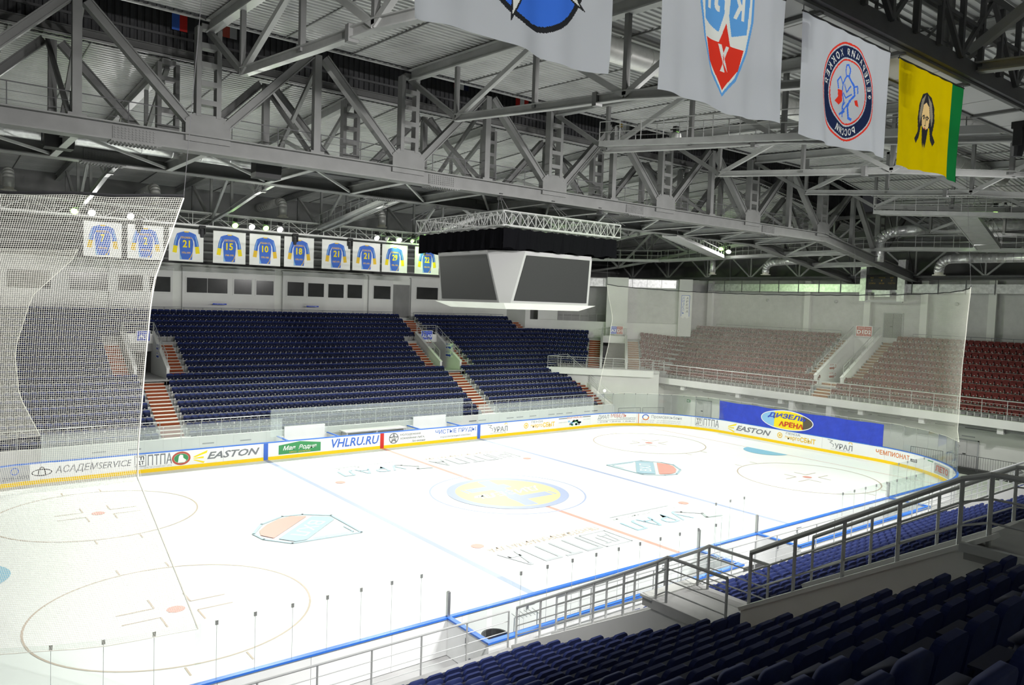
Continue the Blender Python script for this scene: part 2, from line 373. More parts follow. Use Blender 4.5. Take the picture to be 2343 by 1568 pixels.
# ------------------------------------------------------------------ boards
boards = tag(empty('rink_boards', (0, 15, 0)), 'white rink boards with blue cap rail, yellow kick strip and printed adverts', 'boards')
bo = Vector((0, 15, 0))
def child(b, name, m, parent, base=bo):
    b.v = [tuple(Vector(v) - Vector(base)) for v in b.v]; return b.build(name, m, parent)
PAN = 2.52
npan = round(TOT / PAN); PANW = TOT / npan
for i in range(npan):
    u0 = i * PANW + 0.006; u1 = (i + 1) * PANW - 0.006
    child(sweep(u0, u1, [(0, 0.0), (0.0, 1.14), (0.10, 1.14), (0.10, 0.0)], 0.65), 'board_panel', 'board_white', boards)
for i in range(0, npan, 2):
    child(sweep(i * PANW, min(TOT, (i + 2) * PANW), [(-0.025, 1.14), (-0.025, 1.20), (0.13, 1.20), (0.13, 1.14)], 0.5), 'cap_rail', 'cap_blue', boards)
    child(sweep(i * PANW, min(TOT, (i + 2) * PANW), [(-0.02, 0.0), (-0.02, 0.20), (0.0, 0.22), (0.0, 0.0)], 0.5), 'kick_strip', 'kick_yellow', boards)
def BF(u0, flip=False, lift=0.006):   # map advert space to the inner face of the boards, starting at u0
    return lambda u, v, k=1.0: Vector((*rink(u0 + u, -lift * k), v)) - bo
def advert(): return empty('advert', (0, 0, 0), boards)
def ad(e, name, shape, u0, m, ref=0.3, lift=0.006): decal(name, shape, BF(u0, lift=lift), m, e, ref)
X0 = 21.5
for x, m in ((-8.72, 'p_blue'), (8.66, 'p_blue'), (-0.07, 'p_red')):
    ad(boards, 'painted_mark', rect2d(-0.15, 0.02, 0.15, 1.13), x + X0, m, None, 0.024)
a = advert(); ad(a, 'backing', rect2d(-2.6, 0.24, -0.02, 1.12), -22.0 + X0, 'p_lgrey'); ad(a, 'emblem', ring2d(-0.75, 0.82, 0.2, 0.2, 0.04, 24), -22.0 + X0, 'p_blue', None, 0.012)
ad(a, 'lettering', move2d(text2d('208-000', 1.3, 0.2), -1.35, 0.36), -22.0 + X0, 'p_grey', None, 0.012)
a = advert(); ad(a, 'emblem', join2d(ring2d(0.55, 0.62, 0.5, 0.2, 0.05, 28), ring2d(0.55, 0.45, 0.2, 0.5, 0.05, 16, 0.0, PI)), -22.0 + X0, 'p_dark')
ad(a, 'lettering', move2d(text2d('АСАДЕМSERVICE', 3.95, 0.50, 0.22, 0.012), 0, 0.42), -20.8 + X0, 'p_grey')
def ad_ptpa(u, w=2.0):
    a = advert(); k = w / 2.0
    ad(a, 'frame', stroke2d([(0.04, 0.42), (0.62 * k, 0.42), (0.62 * k, 1.08), (0.04, 1.08), (0.04, 0.42)], 0.035), u, 'p_grey')
    ad(a, 'emblem', join2d(move2d(text2d('ДТ', 0.42 * k, 0.26, 0, 0.02), 0.12, 0.48), move2d(text2d('тп', 0.40 * k, 0.22, 0, 0.02), 0.13, 0.80)), u, 'p_dark')
    ad(a, 'lettering', move2d(text2d('ПТПА', 1.32 * k, 0.66, 0, 0.008), 0.72 * k, 0.42), u, 'p_grey')
    ad(a, 'small_lettering', move2d(text2d('ПЕНЗТЯЖПРОМАРМАТУРА', 2.0 * k, 0.13), 0.04, 0.25), u, 'p_lgrey')
ad_ptpa(-16.72 + X0, 2.1); ad_ptpa(52.98, 2.25)
a = advert(); u = -14.04 + X0
ad(a, 'oval', ring2d(0, 0.68, 0.55, 0.42, 0.12, 36), u, 'p_brick'); ad(a, 'oval_field', ellipse2d(0, 0.68, 0.42, 0.29, 28), u, 'p_green'); ad(a, 'bird', poly2d((-0.2, 0.42), (-0.14, 0.82), (-0.05, 0.92), (0.1, 0.88), (0.12, 0.7), (0.3, 0.55), (0.2, 0.42)), u, 'p_white', None, 0.012)
def ad_easton(u, w=4.1):
    a = advert(); k = w / 4.1
    ad(a, 'rays', join2d(poly2d((0, 0.70), (0.85 * k, 1.05), (0.8 * k, 0.88), (0.12, 0.66)), poly2d((0.03, 0.62), (0.62 * k, 0.68), (0.62 * k, 0.56), (0.03, 0.58)), poly2d((0, 0.5), (0.12, 0.52), (0.68 * k, 0.34), (0.62 * k, 0.24))), u, 'p_yellow')
    ad(a, 'lettering', move2d(text2d('EASTON', 3.2 * k, 0.46, 0.35, 0.025), 0.82 * k, 0.46), u, 'p_grey')
ad_easton(-13.35 + X0, 4.3); ad_easton(56.18, 4.45)
a = advert(); u = -7.85 + X0
ad(a, 'roof_shape', poly2d((0, 0.30), (3.0, 0.30), (3.0, 0.92), (1.5, 1.1), (0, 0.92)), u, 'p_green'); ad(a, 'lettering', move2d(text2d('Мая  Родня', 2.4, 0.36, 0.3, 0.015), 0.3, 0.50), u, 'p_white', None, 0.012)
ad(a, 'small_lettering', move2d(text2d('МЯСО · КОЛБАСЫ', 1.5, 0.09), 0.75, 0.36), u, 'p_gold', None, 0.012)
a = advert(); ad(a, 'lettering', move2d(text2d('VHLRU.RU', 3.75, 0.62, 0.22, 0.02), 0, 0.40), -4.05 + X0, 'p_blue')
a = advert(); u = 0.45 + X0
ad(a, 'emblem', join2d(ring2d(0.46, 0.68, 0.40, 0.40, 0.07, 30)), u, 'p_grey')
star = [(0.46 + (0.42 if i % 2 == 0 else 0.17) * math.sin(i * PI / 5), 0.68 + (0.42 if i % 2 == 0 else 0.17) * math.cos(i * PI / 5)) for i in range(10)]
ad(a, 'star', poly2d(*star), u, 'p_grey'); ad(a, 'emblem_letters', move2d(text2d('МХЛ', 0.42, 0.16, 0, 0.02), 0.25, 0.6), u, 'p_white', None, 0.012)
ad(a, 'lettering', join2d(move2d(text2d('МОЛОДЕЖНАЯ', 1.75, 0.18, 0, 0.012), 1.0, 0.78), move2d(text2d('ХОККЕЙНАЯ ЛИГА', 2.1, 0.18, 0, 0.012), 1.0, 0.54)), u, 'p_dark')
ad(a, 'script_lettering', move2d(text2d('Лига чемпионов', 1.2, 0.16, 0.5), 2.0, 0.28), u, 'p_dark')
a = advert(); u = 4.55 + X0
ad(a, 'lettering', move2d(text2d('ЧИСТЫЕ ПРУДЫ', 3.8, 0.40, 0, 0.008), 0, 0.62), u, 'p_blue'); ad(a, 'small_lettering', move2d(text2d('оздоровительный комплекс', 2.9, 0.20), 0.45, 0.33), u, 'p_grey')
def ad_ural(u):
    a = advert()
    ad(a, 'ribbon', stroke2d([(-0.05, 1.05), (0.36, 0.99), (0.14, 0.84), (0.46, 0.70), (0.42, 0.52)], 0.04), u, 'p_grey')
    ad(a, 'lettering', move2d(text2d('УРАЛ', 1.45, 0.42, 0, 0.012), 0.55, 0.42), u, 'p_grey')
    sun = join2d(*[rect2d(1.82 + 0.12 * math.cos(t) - 0.03, 0.98 + 0.1 * math.sin(t) - 0.03, 1.82 + 0.12 * math.cos(t) + 0.03, 0.98 + 0.1 * math.sin(t) + 0.03) for t in np.linspace(0, PI, 6)])
    ad(a, 'sun', sun, u, 'p_gold'); ad(a, 'small_lettering', move2d(text2d('благотворительный фонд', 1.6, 0.1), 0.25, 0.29), u, 'p_lgrey')
ad_ural(9.6 + X0); ad_ural(65.68)
def ad_penza(u):
    a = advert()
    ad(a, 'disc', join2d(ring2d(0.38, 0.70, 0.24, 0.24, 0.07, 24), ellipse2d(0.38, 0.7, 0.1, 0.1, 16)), u, 'p_gold')
    ad(a, 'lettering', move2d(text2d('ПЕНЗА', 1.3, 0.20), 0.95, 0.86), u, 'p_grey')
    ad(a, 'bold_lettering', join2d(move2d(text2d('энерго', 1.35, 0.34, 0, 0.02), 0.85, 0.40), move2d(text2d('СБЫТ', 1.35, 0.42, 0, 0.03), 2.25, 0.42)), u, 'p_gold')
ad_penza(13.2 + X0); ad_penza(61.0)
a = advert(); u = 38.75
ad(a, 'stripe', join2d(rect2d(0, 0.98, 1.0, 1.06), rect2d(2.9, 0.98, 3.85, 1.06)), u, 'p_grey'); ad(a, 'lettering', move2d(text2d('SHOP.VHLRU.RU', 1.85, 0.16, 0, 0.01), 1.0, 0.95), u, 'p_brick')
random.seed(3)
for m in ('p_sky', 'p_green', 'p_grey'):
    ad(a, 'goods_print', join2d(*[ellipse2d(1.2 + 1.4 * random.random(), 0.38 + 0.4 * random.random(), 0.14, 0.09, 10) for _ in range(7)]), u, m, None)
ad(a, 'small_lettering', join2d(move2d(text2d('хоккейная атрибутика', 1.0, 0.12), 0, 0.62), move2d(text2d('форма, сувениры', 0.9, 0.12), 2.9, 0.72)), u, 'p_lgrey')
a = advert(); u = 43.5
ad(a, 'lettering', move2d(text2d('ДИАЛ', 1.3, 0.42, 0.15, 0.008), 0, 0.62), u, 'p_grey'); ad(a, 'red_lettering', move2d(text2d('МЕБЕЛЬ', 1.6, 0.32, 0, 0.012), 1.5, 0.78), u, 'p_brick')
ad(a, 'small_lettering', join2d(move2d(text2d('от производителя', 1.9, 0.12, 0, 0.01), 2.1, 0.62), rect2d(0, 0.54, 4.0, 0.57), move2d(text2d('т. 25-54-88   т. 55-07-02   т. 45-86-13', 3.9, 0.12, 0, 0.01), 0, 0.34)), u, 'p_grey')
ad(boards, 'painted_mark', rect2d(-0.03, 0.22, 0.03, 1.13), 47.78, 'p_orange', None, 0.01)
a = advert(); u = 48.05
ad(a, 'emblem', ring2d(0.4, 0.80, 0.32, 0.28, 0.09, 24, 0.3, 3.6), u, 'p_blue'); ad(a, 'emblem_arc', ring2d(0.4, 0.80, 0.32, 0.28, 0.09, 24, 3.6, 6.6), u, 'p_orange')
ad(a, 'lettering', move2d(text2d('Промсвязьбанк', 2.8, 0.36), 0.95, 0.66), u, 'p_grey')
ad(a, 'small_lettering', join2d(move2d(text2d('(8412) 20 03 90     ул. МОСКОВСКАЯ, д.29', 3.6, 0.12, 0, 0.008), 0, 0.46), move2d(text2d('(8412) 26 44 69     ул. ВОЛОДАРСКОГО, д.9', 3.6, 0.12, 0, 0.008), 0, 0.29)), u, 'p_lgrey')
a = advert(); u = 69.5
ad(a, 'lettering', move2d(text2d('ЧЕМПИОНАТ', 2.75, 0.36, 0, 0.02), 0, 0.58), u, 'p_orange'); ad(a, 'plate', rect2d(2.85, 0.56, 3.45, 0.76), u, 'p_dark'); ad(a, 'plate_lettering', move2d(text2d('.com', 0.5, 0.13, 0, 0.02), 2.9, 0.6), u, 'p_white', None, 0.012)
a = advert(); u = 74.0
ad(a, 'flag_strip', rect2d(0, 0.95, 0.6, 1.02), u, 'p_green'); ad(a, 'plate', rect2d(0.75, 0.28, 3.0, 1.0), u, 'p_lgrey'); ad(a, 'lettering', move2d(text2d('ЛЕТО', 1.8, 0.42, 0, 0.03), 0.9, 0.45), u, 'p_brick', None, 0.012)

# ------------------------------------------------------------------ protective glass: every pane a part, with a clip at each joint
def glass_run(label, pts, z0, z1, m='glass', clips=True):
    """pts: list of (x, y) joints; one pane between each two"""
    root = tag(empty('glass_barrier', (*pts[0], z0)), label, 'glass barrier'); off = Vector((*pts[0], z0))
    for a, b in zip(pts[:-1], pts[1:]):
        A = Vector((*a, z0)); B = Vector((*b, z0)); d = (B - A).normalized(); n = Vector((-d.y, d.x, 0)) * 0.006
        A += d * 0.006; B -= d * 0.006; up = Vector((0, 0, z1 - z0))
        p = MB(off).hexa([A - n, B - n, B + n, A + n, A - n + up, B - n + up, B + n + up, A + n + up]).build('glass_pane', m, root)
    for a in pts[1:-1]: MB(off).box(a[0] - 0.005, a[0] + 0.005, a[1] - 0.005, a[1] + 0.005, z0, z1 - 0.11).build('joint_seal', 'p_lgrey', root)
    if clips:
        for a in pts[1:-1]:
            MB(off).box(a[0] - 0.035, a[0] + 0.035, a[1] - 0.02, a[1] + 0.02, z1 - 0.11, z1 + 0.01).build('clip', 'post_metal', root)
    return root
def post(x, y, z0, z1, label):
    o = MB((x, y, z0)).box(x - 0.05, x + 0.05, y - 0.05, y + 0.05, z0, z1).box(x - 0.03, x + 0.03, y - 0.03, y + 0.03, z1, z1 + 0.03).build('support_post', 'post_metal', None, (x, y, z0)); tag(o, label, 'post')
O = 0.05
lin = lambda a, b, n: [(a[0] + (b[0] - a[0]) * i / n, a[1] + (b[1] - a[1]) * i / n) for i in range(n + 1)]
arc = lambda u0, u1, n: [rink(u0 + (u1 - u0) * i / n, O) for i in range(n + 1)]
glass_run('clear glass panes on the near boards left of the bench', lin((-21.65, -15.05), (-14.09, -15.05), 7) and [(x, -15.05) for x in (-21.65, -21.12, -20.14, -19.13, -18.13, -17.1, -16.11, -15.1, -14.09)], 1.2, 2.72)
glass_run('clear curved glass around the near left corner', arc(124.1 + 1.6, 124.1 + 14.5, 12)[::-1], 1.2, 2.75)
glass_run('clear glass behind the near players bench', [(-13.95 + 1.04 * i, -17.1) for i in range(10)] + [(-3.55, -17.1), (-2.5, -17.1)], 1.2, 3.0)
glass_run('single clear side pane at the left end of the near bench', [(-14.1, -16.1), (-14.1, -17.05)], 1.2, 2.72, clips=False)
glass_run('clear glass panes between the two near benches', lin((-1.8, -15.05), (2.15, -15.05), 4), 1.2, 2.95)
glass_run('clear side panes at the right end of the near bench', lin((-1.9, -15.2), (-1.9, -17.1), 2), 1.2, 2.9, clips=False)
glass_run('clear glass behind the farther players bench', [(4.6 + 1.02 * i, -17.1) for i in range(10)], 1.2, 3.0)
glass_run('greenish glass side panes by the right bench', lin((14.35, -15.2), (14.35, -17.1), 2), 1.2, 2.95, clips=False)
glass_run('clear glass panes on the near boards right of the benches', lin((14.3, -15.05), (21.5, -15.05), 7), 1.2, 2.95)
glass_run('clear curved glass around the near right corner', arc(69.4, 69.4 + 13.3, 12), 1.2, 3.0)
glass_run('clear end glass behind the right goal beside the blue banner', arc(43 + 13.36, 69.3, 12), 1.2, 3.0)
glass_run('clear curved glass around the far right corner', arc(43, 43 + 13.3, 12), 1.2, 3.0)
glass_run('hazy glass panes along the far boards left of the boxes', lin((-21.5, 15.05), (-7.6, 15.05), 13), 1.2, 2.72, 'glass_worn')
glass_run('hazy glass panes along the far boards right of the boxes', lin((8.6, 15.05), (21.5, 15.05), 12), 1.2, 2.72, 'glass_worn')
glass_run('tall hazy glass behind the far penalty boxes', lin((-7.6, 17.2), (8.6, 17.2), 15), 1.1, 3.05, 'glass_worn')
for x, l in ((-14.1, 'left end of the near bench'), (-1.85, 'right end of the near bench'), (2.2, 'left end of the farther bench'), (14.3, 'right end of the farther bench')):
    post(x, -15.05, 1.2, 1.98, 'grey metal post on the boards at the ' + l)
def bench(x0, x1, label):
    r = tag(empty('players_bench', (x0, -17.2, 0)), label, 'players bench'); f = Vector((x0, -17.2, 0))
    MB(f).box(x0, x1, -17.25, -17.13, 0, 1.14).build('rear_wall', 'board_white', r)
    MB(f).box(x0, x0 + 0.1, -17.13, -15.12, 0, 1.14).build('side_wall', 'board_white', r)
    MB(f).box(x1 - 0.1, x1, -17.13, -15.12, 0, 1.14).build('side_wall', 'board_white', r)
    MB(f).box(x0 - 0.03, x1 + 0.03, -17.28, -17.08, 1.14, 1.20).build('cap_rail', 'cap_blue', r)
    MB(f).box(x0 - 0.03, x0 + 0.13, -17.08, -15.13, 1.14, 1.20).build('cap_rail', 'cap_blue', r)
    MB(f).box(x1 - 0.13, x1 + 0.03, -17.08, -15.13, 1.14, 1.20).build('cap_rail', 'cap_blue', r)
    MB(f).box(x0 + 2.0, x1 - 0.4, -17.08, -16.66, 0.42, 0.50).box(x0 + 2.2, x1 - 0.6, -16.95, -16.8, 0.0, 0.42).build('seat_plank', 'board_white', r)
    MB(f).box(x0 + 1.6, x1 - 1.2, -17.10, -17.02, 0.86, 0.98).build('backrest', 'black', r)
    MB(f).box(x0 + 0.1, x1 - 0.1, -17.13, -15.12, 0.0, 0.10).build('bench_floor', 'rubber', r)
    for x in (x0 + 3.2, x1 - 2.2):
        l = MB(f).box(x - 0.02, x + 0.02, -15.17, -15.115, 0.75, 0.95).box(x + 0.1, x + 0.35, -15.15, -15.115, 0.9, 0.94).build('gate_latch', 'p_grey', r)
    l = MB(f).box(x0 - 0.06, x0 - 0.005, -16.2, -16.16, 0.75, 0.95).box(x0 - 0.06, x0 - 0.005, -16.4, -16.36, 0.2, 0.4).build('gate_latch', 'p_grey', r)
bench(-14.15, -1.9, 'white players bench nearest the camera with a black tub inside')
bench(2.15, 14.4, 'white players bench farther right with open sticks rack at its left end')
def stick_rack(x, y, label, z=0.1):
    r = tag(empty('stick_rack', (x, y, z)), label, 'stick rack'); f = Vector((x, y, z))
    MB(f).tube((x, y, z), (x, y, 1.5), 0.018).tube((x + 0.9, y, z), (x + 0.9, y, 1.5), 0.018).build('upright', 'rail_metal', r)
    MB(f).tube((x, y, 1.5), (x + 0.9, y, 1.5), 0.018).build('crossbar', 'rail_metal', r)
    for i in range(6): MB(f).tube((x + 0.05 + 0.16 * i, y - 0.15, 1.5), (x + 0.05 + 0.16 * i, y + 0.2, 1.55), 0.012, 5).build('peg', 'rail_metal', r)
stick_rack(-12.9, -16.85, 'metal stick rack with pegs beside the black tub'); stick_rack(2.4, -16.9, 'metal stick rack at the left end of farther bench'); stick_rack(-3.6, -16.8, 'metal stick rack at the right end of nearest bench'); stick_rack(12.9, -16.8, 'metal stick rack at the right end of farther bench')
tub = MB((-13.35, -16.5, 0.1)); nn = 24
for (ra, za, rb, zb) in ((0.30, 0.1, 0.38, 0.95), (0.38, 0.95, 0.42, 0.98), (0.42, 0.98, 0.36, 0.98), (0.36, 0.98, 0.29, 0.2)):
    tub.add([(-13.35 + ra * math.cos(2 * PI * i / nn), -16.5 + ra * math.sin(2 * PI * i / nn), za) for i in range(nn)] + [(-13.35 + rb * math.cos(2 * PI * i / nn), -16.5 + rb * math.sin(2 * PI * i / nn), zb) for i in range(nn)], [(i, (i + 1) % nn, nn + (i + 1) % nn, nn + i) for i in range(nn)])
tub.tube((-13.35, -16.5, 0.1), (-13.35, -16.5, 0.2), 0.3, nn)
tag(tub.build('tub', 'rubber', None, (-13.35, -16.5, 0.1)), 'round black rubber tub standing in the nearest players bench', 'tub')
# penalty boxes and timekeeper table behind the far boards
def pbox(x0, x1, label):
    r = tag(empty('penalty_box', (x0, 15.2, 0)), label, 'penalty box'); f = Vector((x0, 15.2, 0))
    MB(f).box(x0, x1, 17.05, 17.15, 0, 1.14).build('rear_wall', 'board_white', r)
    MB(f).box(x0, x0 + 0.08, 15.13, 17.05, 0, 1.14).build('side_wall', 'board_white', r); MB(f).box(x1 - 0.08, x1, 15.13, 17.05, 0, 1.14).build('side_wall', 'board_white', r)
    MB(f).box(x0 + 0.5, x1 - 0.3, 16.9, 17.0, 0.5, 1.75).box(x0 + 0.5, x1 - 0.3, 16.85, 17.03, 1.75, 1.82).build('bench_back', 'board_white', r)
    MB(f).box(x0 + 0.5, x1 - 0.3, 16.5, 16.9, 0.45, 0.5).build('bench_seat', 'board_white', r)
    MB(f).box(x0 - 0.02, x0 + 0.1, 15.14, 17.05, 1.14, 1.2).build('cap_rail', 'cap_blue', r); MB(f).box(x1 - 0.1, x1 + 0.02, 15.14, 17.05, 1.14, 1.2).build('cap_rail', 'cap_blue', r)
pbox(-7.2, -3.4, 'white penalty box behind the green advert on far boards'); pbox(3.2, 7.0, 'white penalty box behind the blue-lettered advert on far boards')
tb = MB((-2.6, 16.2, 0))
tb.box(-2.6, 2.4, 15.7, 16.8, 1.22, 1.3); [tb.box(x, x + 0.08, 15.8, 16.7, 0, 1.22) for x in (-2.5, -0.1, 2.2)]; tb.box(-2.5, 2.3, 16.6, 16.65, 0.3, 1.22)
tag(tb.build('officials_table', 'wall_grey', None, (-2.6, 16.2, 0)), 'long grey officials table between the two penalty boxes', 'table')
# mats
for i, (x0, x1, y0, y1, l) in enumerate(((-16.4, -14.3, -17.7, -16.1, 'black rubber mat on the floor at the near bench gate'), (-1.7, 1.9, -17.7, -15.4, 'black rubber mat between the two near benches'), (-21.0, -16.5, -17.6, -16.6, 'long black rubber mat along the outside of near left boards'))):
    o = MB((x0, y0, -0.02)).box(x0, x1, y0, y1, -0.02, 0.02).build('rubber_mat', 'rubber', None, (x0, y0, -0.02)); tag(o, l, 'mat')

# ------------------------------------------------------------------ blue arena banner on the end glass
bn = tag(empty('arena_banner', (30.12, 0, 1.2)), 'long royal blue vinyl banner with oval arena logo behind right goal', 'banner'); bb = Vector((30.12, 0, 1.2))
def BANF(u, v, k=1.0):   # u from the y=7.6 end to the right as seen from the ice, v up
    y = 7.62 - u; w = 0.02 * math.sin(u * 2.1) + 0.015 * math.sin(u * 5.3 + v * 3) ; sag = 0.05 * math.sin(u * 0.9) ** 2 * v / 1.7
    return Vector((30.03 - 0.008 * k + w - 0.04, y, 1.17 + v - sag)) - bb
nu, nv = 60, 5
bv = []; bf = []
for k in (0.0, -3.0):
    for i in range(nu + 1):
        for j in range(nv + 1): bv.append(BANF(14.75 * i / nu, 1.7 * j / nv, k))
for i in range(nu):
    for j in range(nv):
        q = i * (nv + 1) + j; bf.append((q, q + nv + 1, q + nv + 2, q + 1)); q += (nu + 1) * (nv + 1); bf.append((q, q + 1, q + nv + 2, q + nv + 1))
MB().add(bv, bf).build('cloth', 'p_royal', bn)
L1 = lambda k: (lambda u, v, q=1.0: BANF(u, v, k))
decal('oval_rim', ring2d(6.7, 0.86, 2.42, 0.82, 0.07, 60), L1(2.2), 'p_white', bn, 0.3)
decal('oval_left', poly2d(*[(6.7 + 2.35 * math.cos(t), 0.86 + 0.75 * math.sin(t)) for t in np.linspace(PI * 0.66, PI * 1.34, 20)]), L1(1.4), 'p_sky', bn, 0.25)
decal('oval_middle', poly2d(*[(6.7 + 2.35 * math.cos(t), 0.86 + 0.75 * math.sin(t)) for t in list(np.linspace(PI * 0.66, PI * 0.28, 14)) + list(np.linspace(-PI * 0.28, -PI * 0.66, 14))]), L1(1.2), 'p_yellow', bn, 0.25)
decal('oval_right', poly2d(*[(6.7 + 2.35 * math.cos(t), 0.86 + 0.75 * math.sin(t)) for t in np.linspace(-PI * 0.28, PI * 0.28, 20)]), L1(1.4), 'p_hair', bn, 0.25)
decal('lettering', move2d(text2d('ДИЗЕЛЬ', 3.5, 0.48, 0.2, 0.03), 4.95, 0.92), L1(4.0), 'p_royal', bn, 0.3)
decal('red_lettering', move2d(text2d('АРЕНА', 2.25, 0.42, 0.1, 0.03), 6.0, 0.32), L1(4.0), 'p_red', bn, 0.3)

# ------------------------------------------------------------------ stands: profile shared by both long sides
yk = lambda k: 20 + 0.755 * k
T = lambda k: 1.73 + 0.41 * k
Q2 = math.sqrt(0.5)
yn = lambda n: 19.36 + 0.76 * n                      # near stand: slightly dished rake
Tn = lambda n: 1.25 + 0.3207 * n + 0.00493 * n * n
class Frame:      # local +Y climbs the stand, local X runs along the rows
    def __init__(s, ox, oy, ang): s.o = Vector((ox, oy, 0)); s.a = ang; c, n = math.cos(ang), math.sin(ang); s.c = c; s.n = n
    def __call__(s, x, y, z): return Vector((s.o.x + s.c * x - s.n * y, s.o.y + s.n * x + s.c * y, z))
FAR = Frame(0, 0, 0); NEAR = Frame(0, 0, PI); END = Frame(0, 0, -PI / 2); COR = Frame(0, 0, -PI / 4)
# END: local x -> world -y ; COR: local x -> (1,-1)/sqrt2 = s, local y -> r
xe = lambda j: 41.3 - 0.785 * j
Te = lambda j: 8.40 - 0.446 * j
rk = lambda k: 36 + 0.755 * (k - 7)
def fbox(b, F, x0, x1, y0, y1, z0, z1, m=None):
    return b.hexa([F(x0, y0, z0), F(x1, y0, z0), F(x1, y1, z0), F(x0, y1, z0), F(x0, y0, z1), F(x1, y0, z1), F(x1, y1, z1), F(x0, y1, z1)], m)
def tier(F, ivals, y0, y1, z0, z1, name='tier_step'):
    b = MB()
    for a, c in ivals: fbox(b, F, a, c, y0, y1, z0, z1)
    return struct(b.build(name, 'concrete'))
far_conc = lambda k: [(-34, -14.25), (-12.8, 11.65), (13.15, 26.8)] if k <= 6 else ([(-34, -14.9), (-12.1, 11.0), (13.8, 28.0)] if k <= 12 else [(-34, 28.0)])
near_conc = lambda n: [(-34, -13.9), (-12.1, 26.8)] if n <= 8 else ([(-34, -14.85), (-12.15, 11.0), (13.8, 28.0)] if n <= 13 else [(-34, 28.0)])
for k in range(-2, 18):
    y0 = yk(k) - 0.62; y1 = yk(k) + 0.135 if k < 17 else 35.0
    tier(FAR, far_conc(k), y0, y1, max(0, T(k) - 0.75), T(k))
for n in range(19):
    tier(NEAR, [(-b_, -a_) for a_, b_ in near_conc(n)], yn(n) - 0.62 if n else 17.88, yn(n) + 0.14 if n < 18 else 36.4, max(0, Tn(n) - 0.75), Tn(n))
for j in range(11):
    tier(END, [(-26, -1.5), (1.5, 36)] if j < 8 else [(-26, -0.7), (0.8, 36)], xe(j) - 0.65, xe(j) + 0.135 if j else 43.3, Te(j) - 0.8, Te(j))
def bend_a(k): r = rk(k); return r - yk(k) / Q2            # s where the corner row meets the far stand row
def bend_d(k): r = rk(k); return (xe(17 - k) if 17 - k <= 10 else 33.4) / Q2 - r
for k in range(7, 15):
    tier(COR, [(bend_a(k) - 0.6, 4.9), (7.8, bend_d(k) + 0.6)], rk(k) - 0.62, rk(k) + 0.135 if k < 14 else rk(14) + 0.6, T(k) - 0.75, T(k))
# seats wanted: (frame, local x intervals, y of back, tread z)
SP = 0.48
def far_seats(k):
    if k <= 6: return [(-30, -14.4), (-12.7, 11.5), (13.25, 25.4)]
    xb = (rk(k) + bend_a(k)) * Q2
    if k <= 12: return [(-30, -16.0), (-11.05, 9.9), (14.9, xb + 0.25)]
    if k <= 14: return [(-30, 11.3), (13.0, xb + 0.25)]
    return [(-30, 11.3), (13.0, 25.2)]
def near_seats(n):
    if n <= 8: return [(-30, -14.05), (-11.9, 10.8), (12.9, 24)]
    if n <= 13: return [(-30, -16.05), (-10.9, 9.9), (14.9, 24)]
    return [(-30, -16.05), (-10.9, 9.9)]
seats = []      # (kind, block, row, index, pos, angle)
def row(block, F, a, c, y, z, ang, col, r_i, dz=None, SP=0.48):
    n = int((c - a) / SP); st = a + ((c - a) - (n - 1) * SP) / 2
    if block[0] == 'near': st = a + SP / 2
    for i in range(n):
        x = st + i * SP; zz = z if dz is None else z + dz * (x - a) / (c - a)
        p = F(x, y, zz); seats.append((col, block, r_i, i, p, ang))
for k in range(-2, 18):
    for b_, (a, c) in enumerate(far_seats(k)): row(('far', b_), FAR, a, c, yk(k), T(k), PI, 'blue', k + 2)
for n in range(19):
    for b_, (a, c) in enumerate(near_seats(n)): row(('near', b_), NEAR, -c, -a, yn(n), Tn(n), 0.0, 'blue', n, None, 0.51)
for k in range(7, 15): row(('cornerA', 0), COR, bend_a(k) - 0.30, 3.66, rk(k), T(k), PI * 0.75, 'blue', k)
for k in range(7, 15): row(('cornerD', 0), COR, 9.06, bend_d(k) + 0.3, rk(k), T(k), PI * 0.75, 'red', k, (Te(17 - k) if 17 - k <= 10 else T(k)) - T(k))
for j in range(11):
    yl = (rk(17 - j) - bend_d(17 - j)) * Q2 if 3 <= j <= 10 else 19.6
    row(('end', 0), END, -yl, -2.65 if j < 8 else -0.8, xe(j), Te(j), PI / 2, 'red', j)
    row(('end', 1), END, 2.45 if j < 8 else 0.9, 26 if j < 9 else 24, xe(j), Te(j), PI / 2, 'red', j)
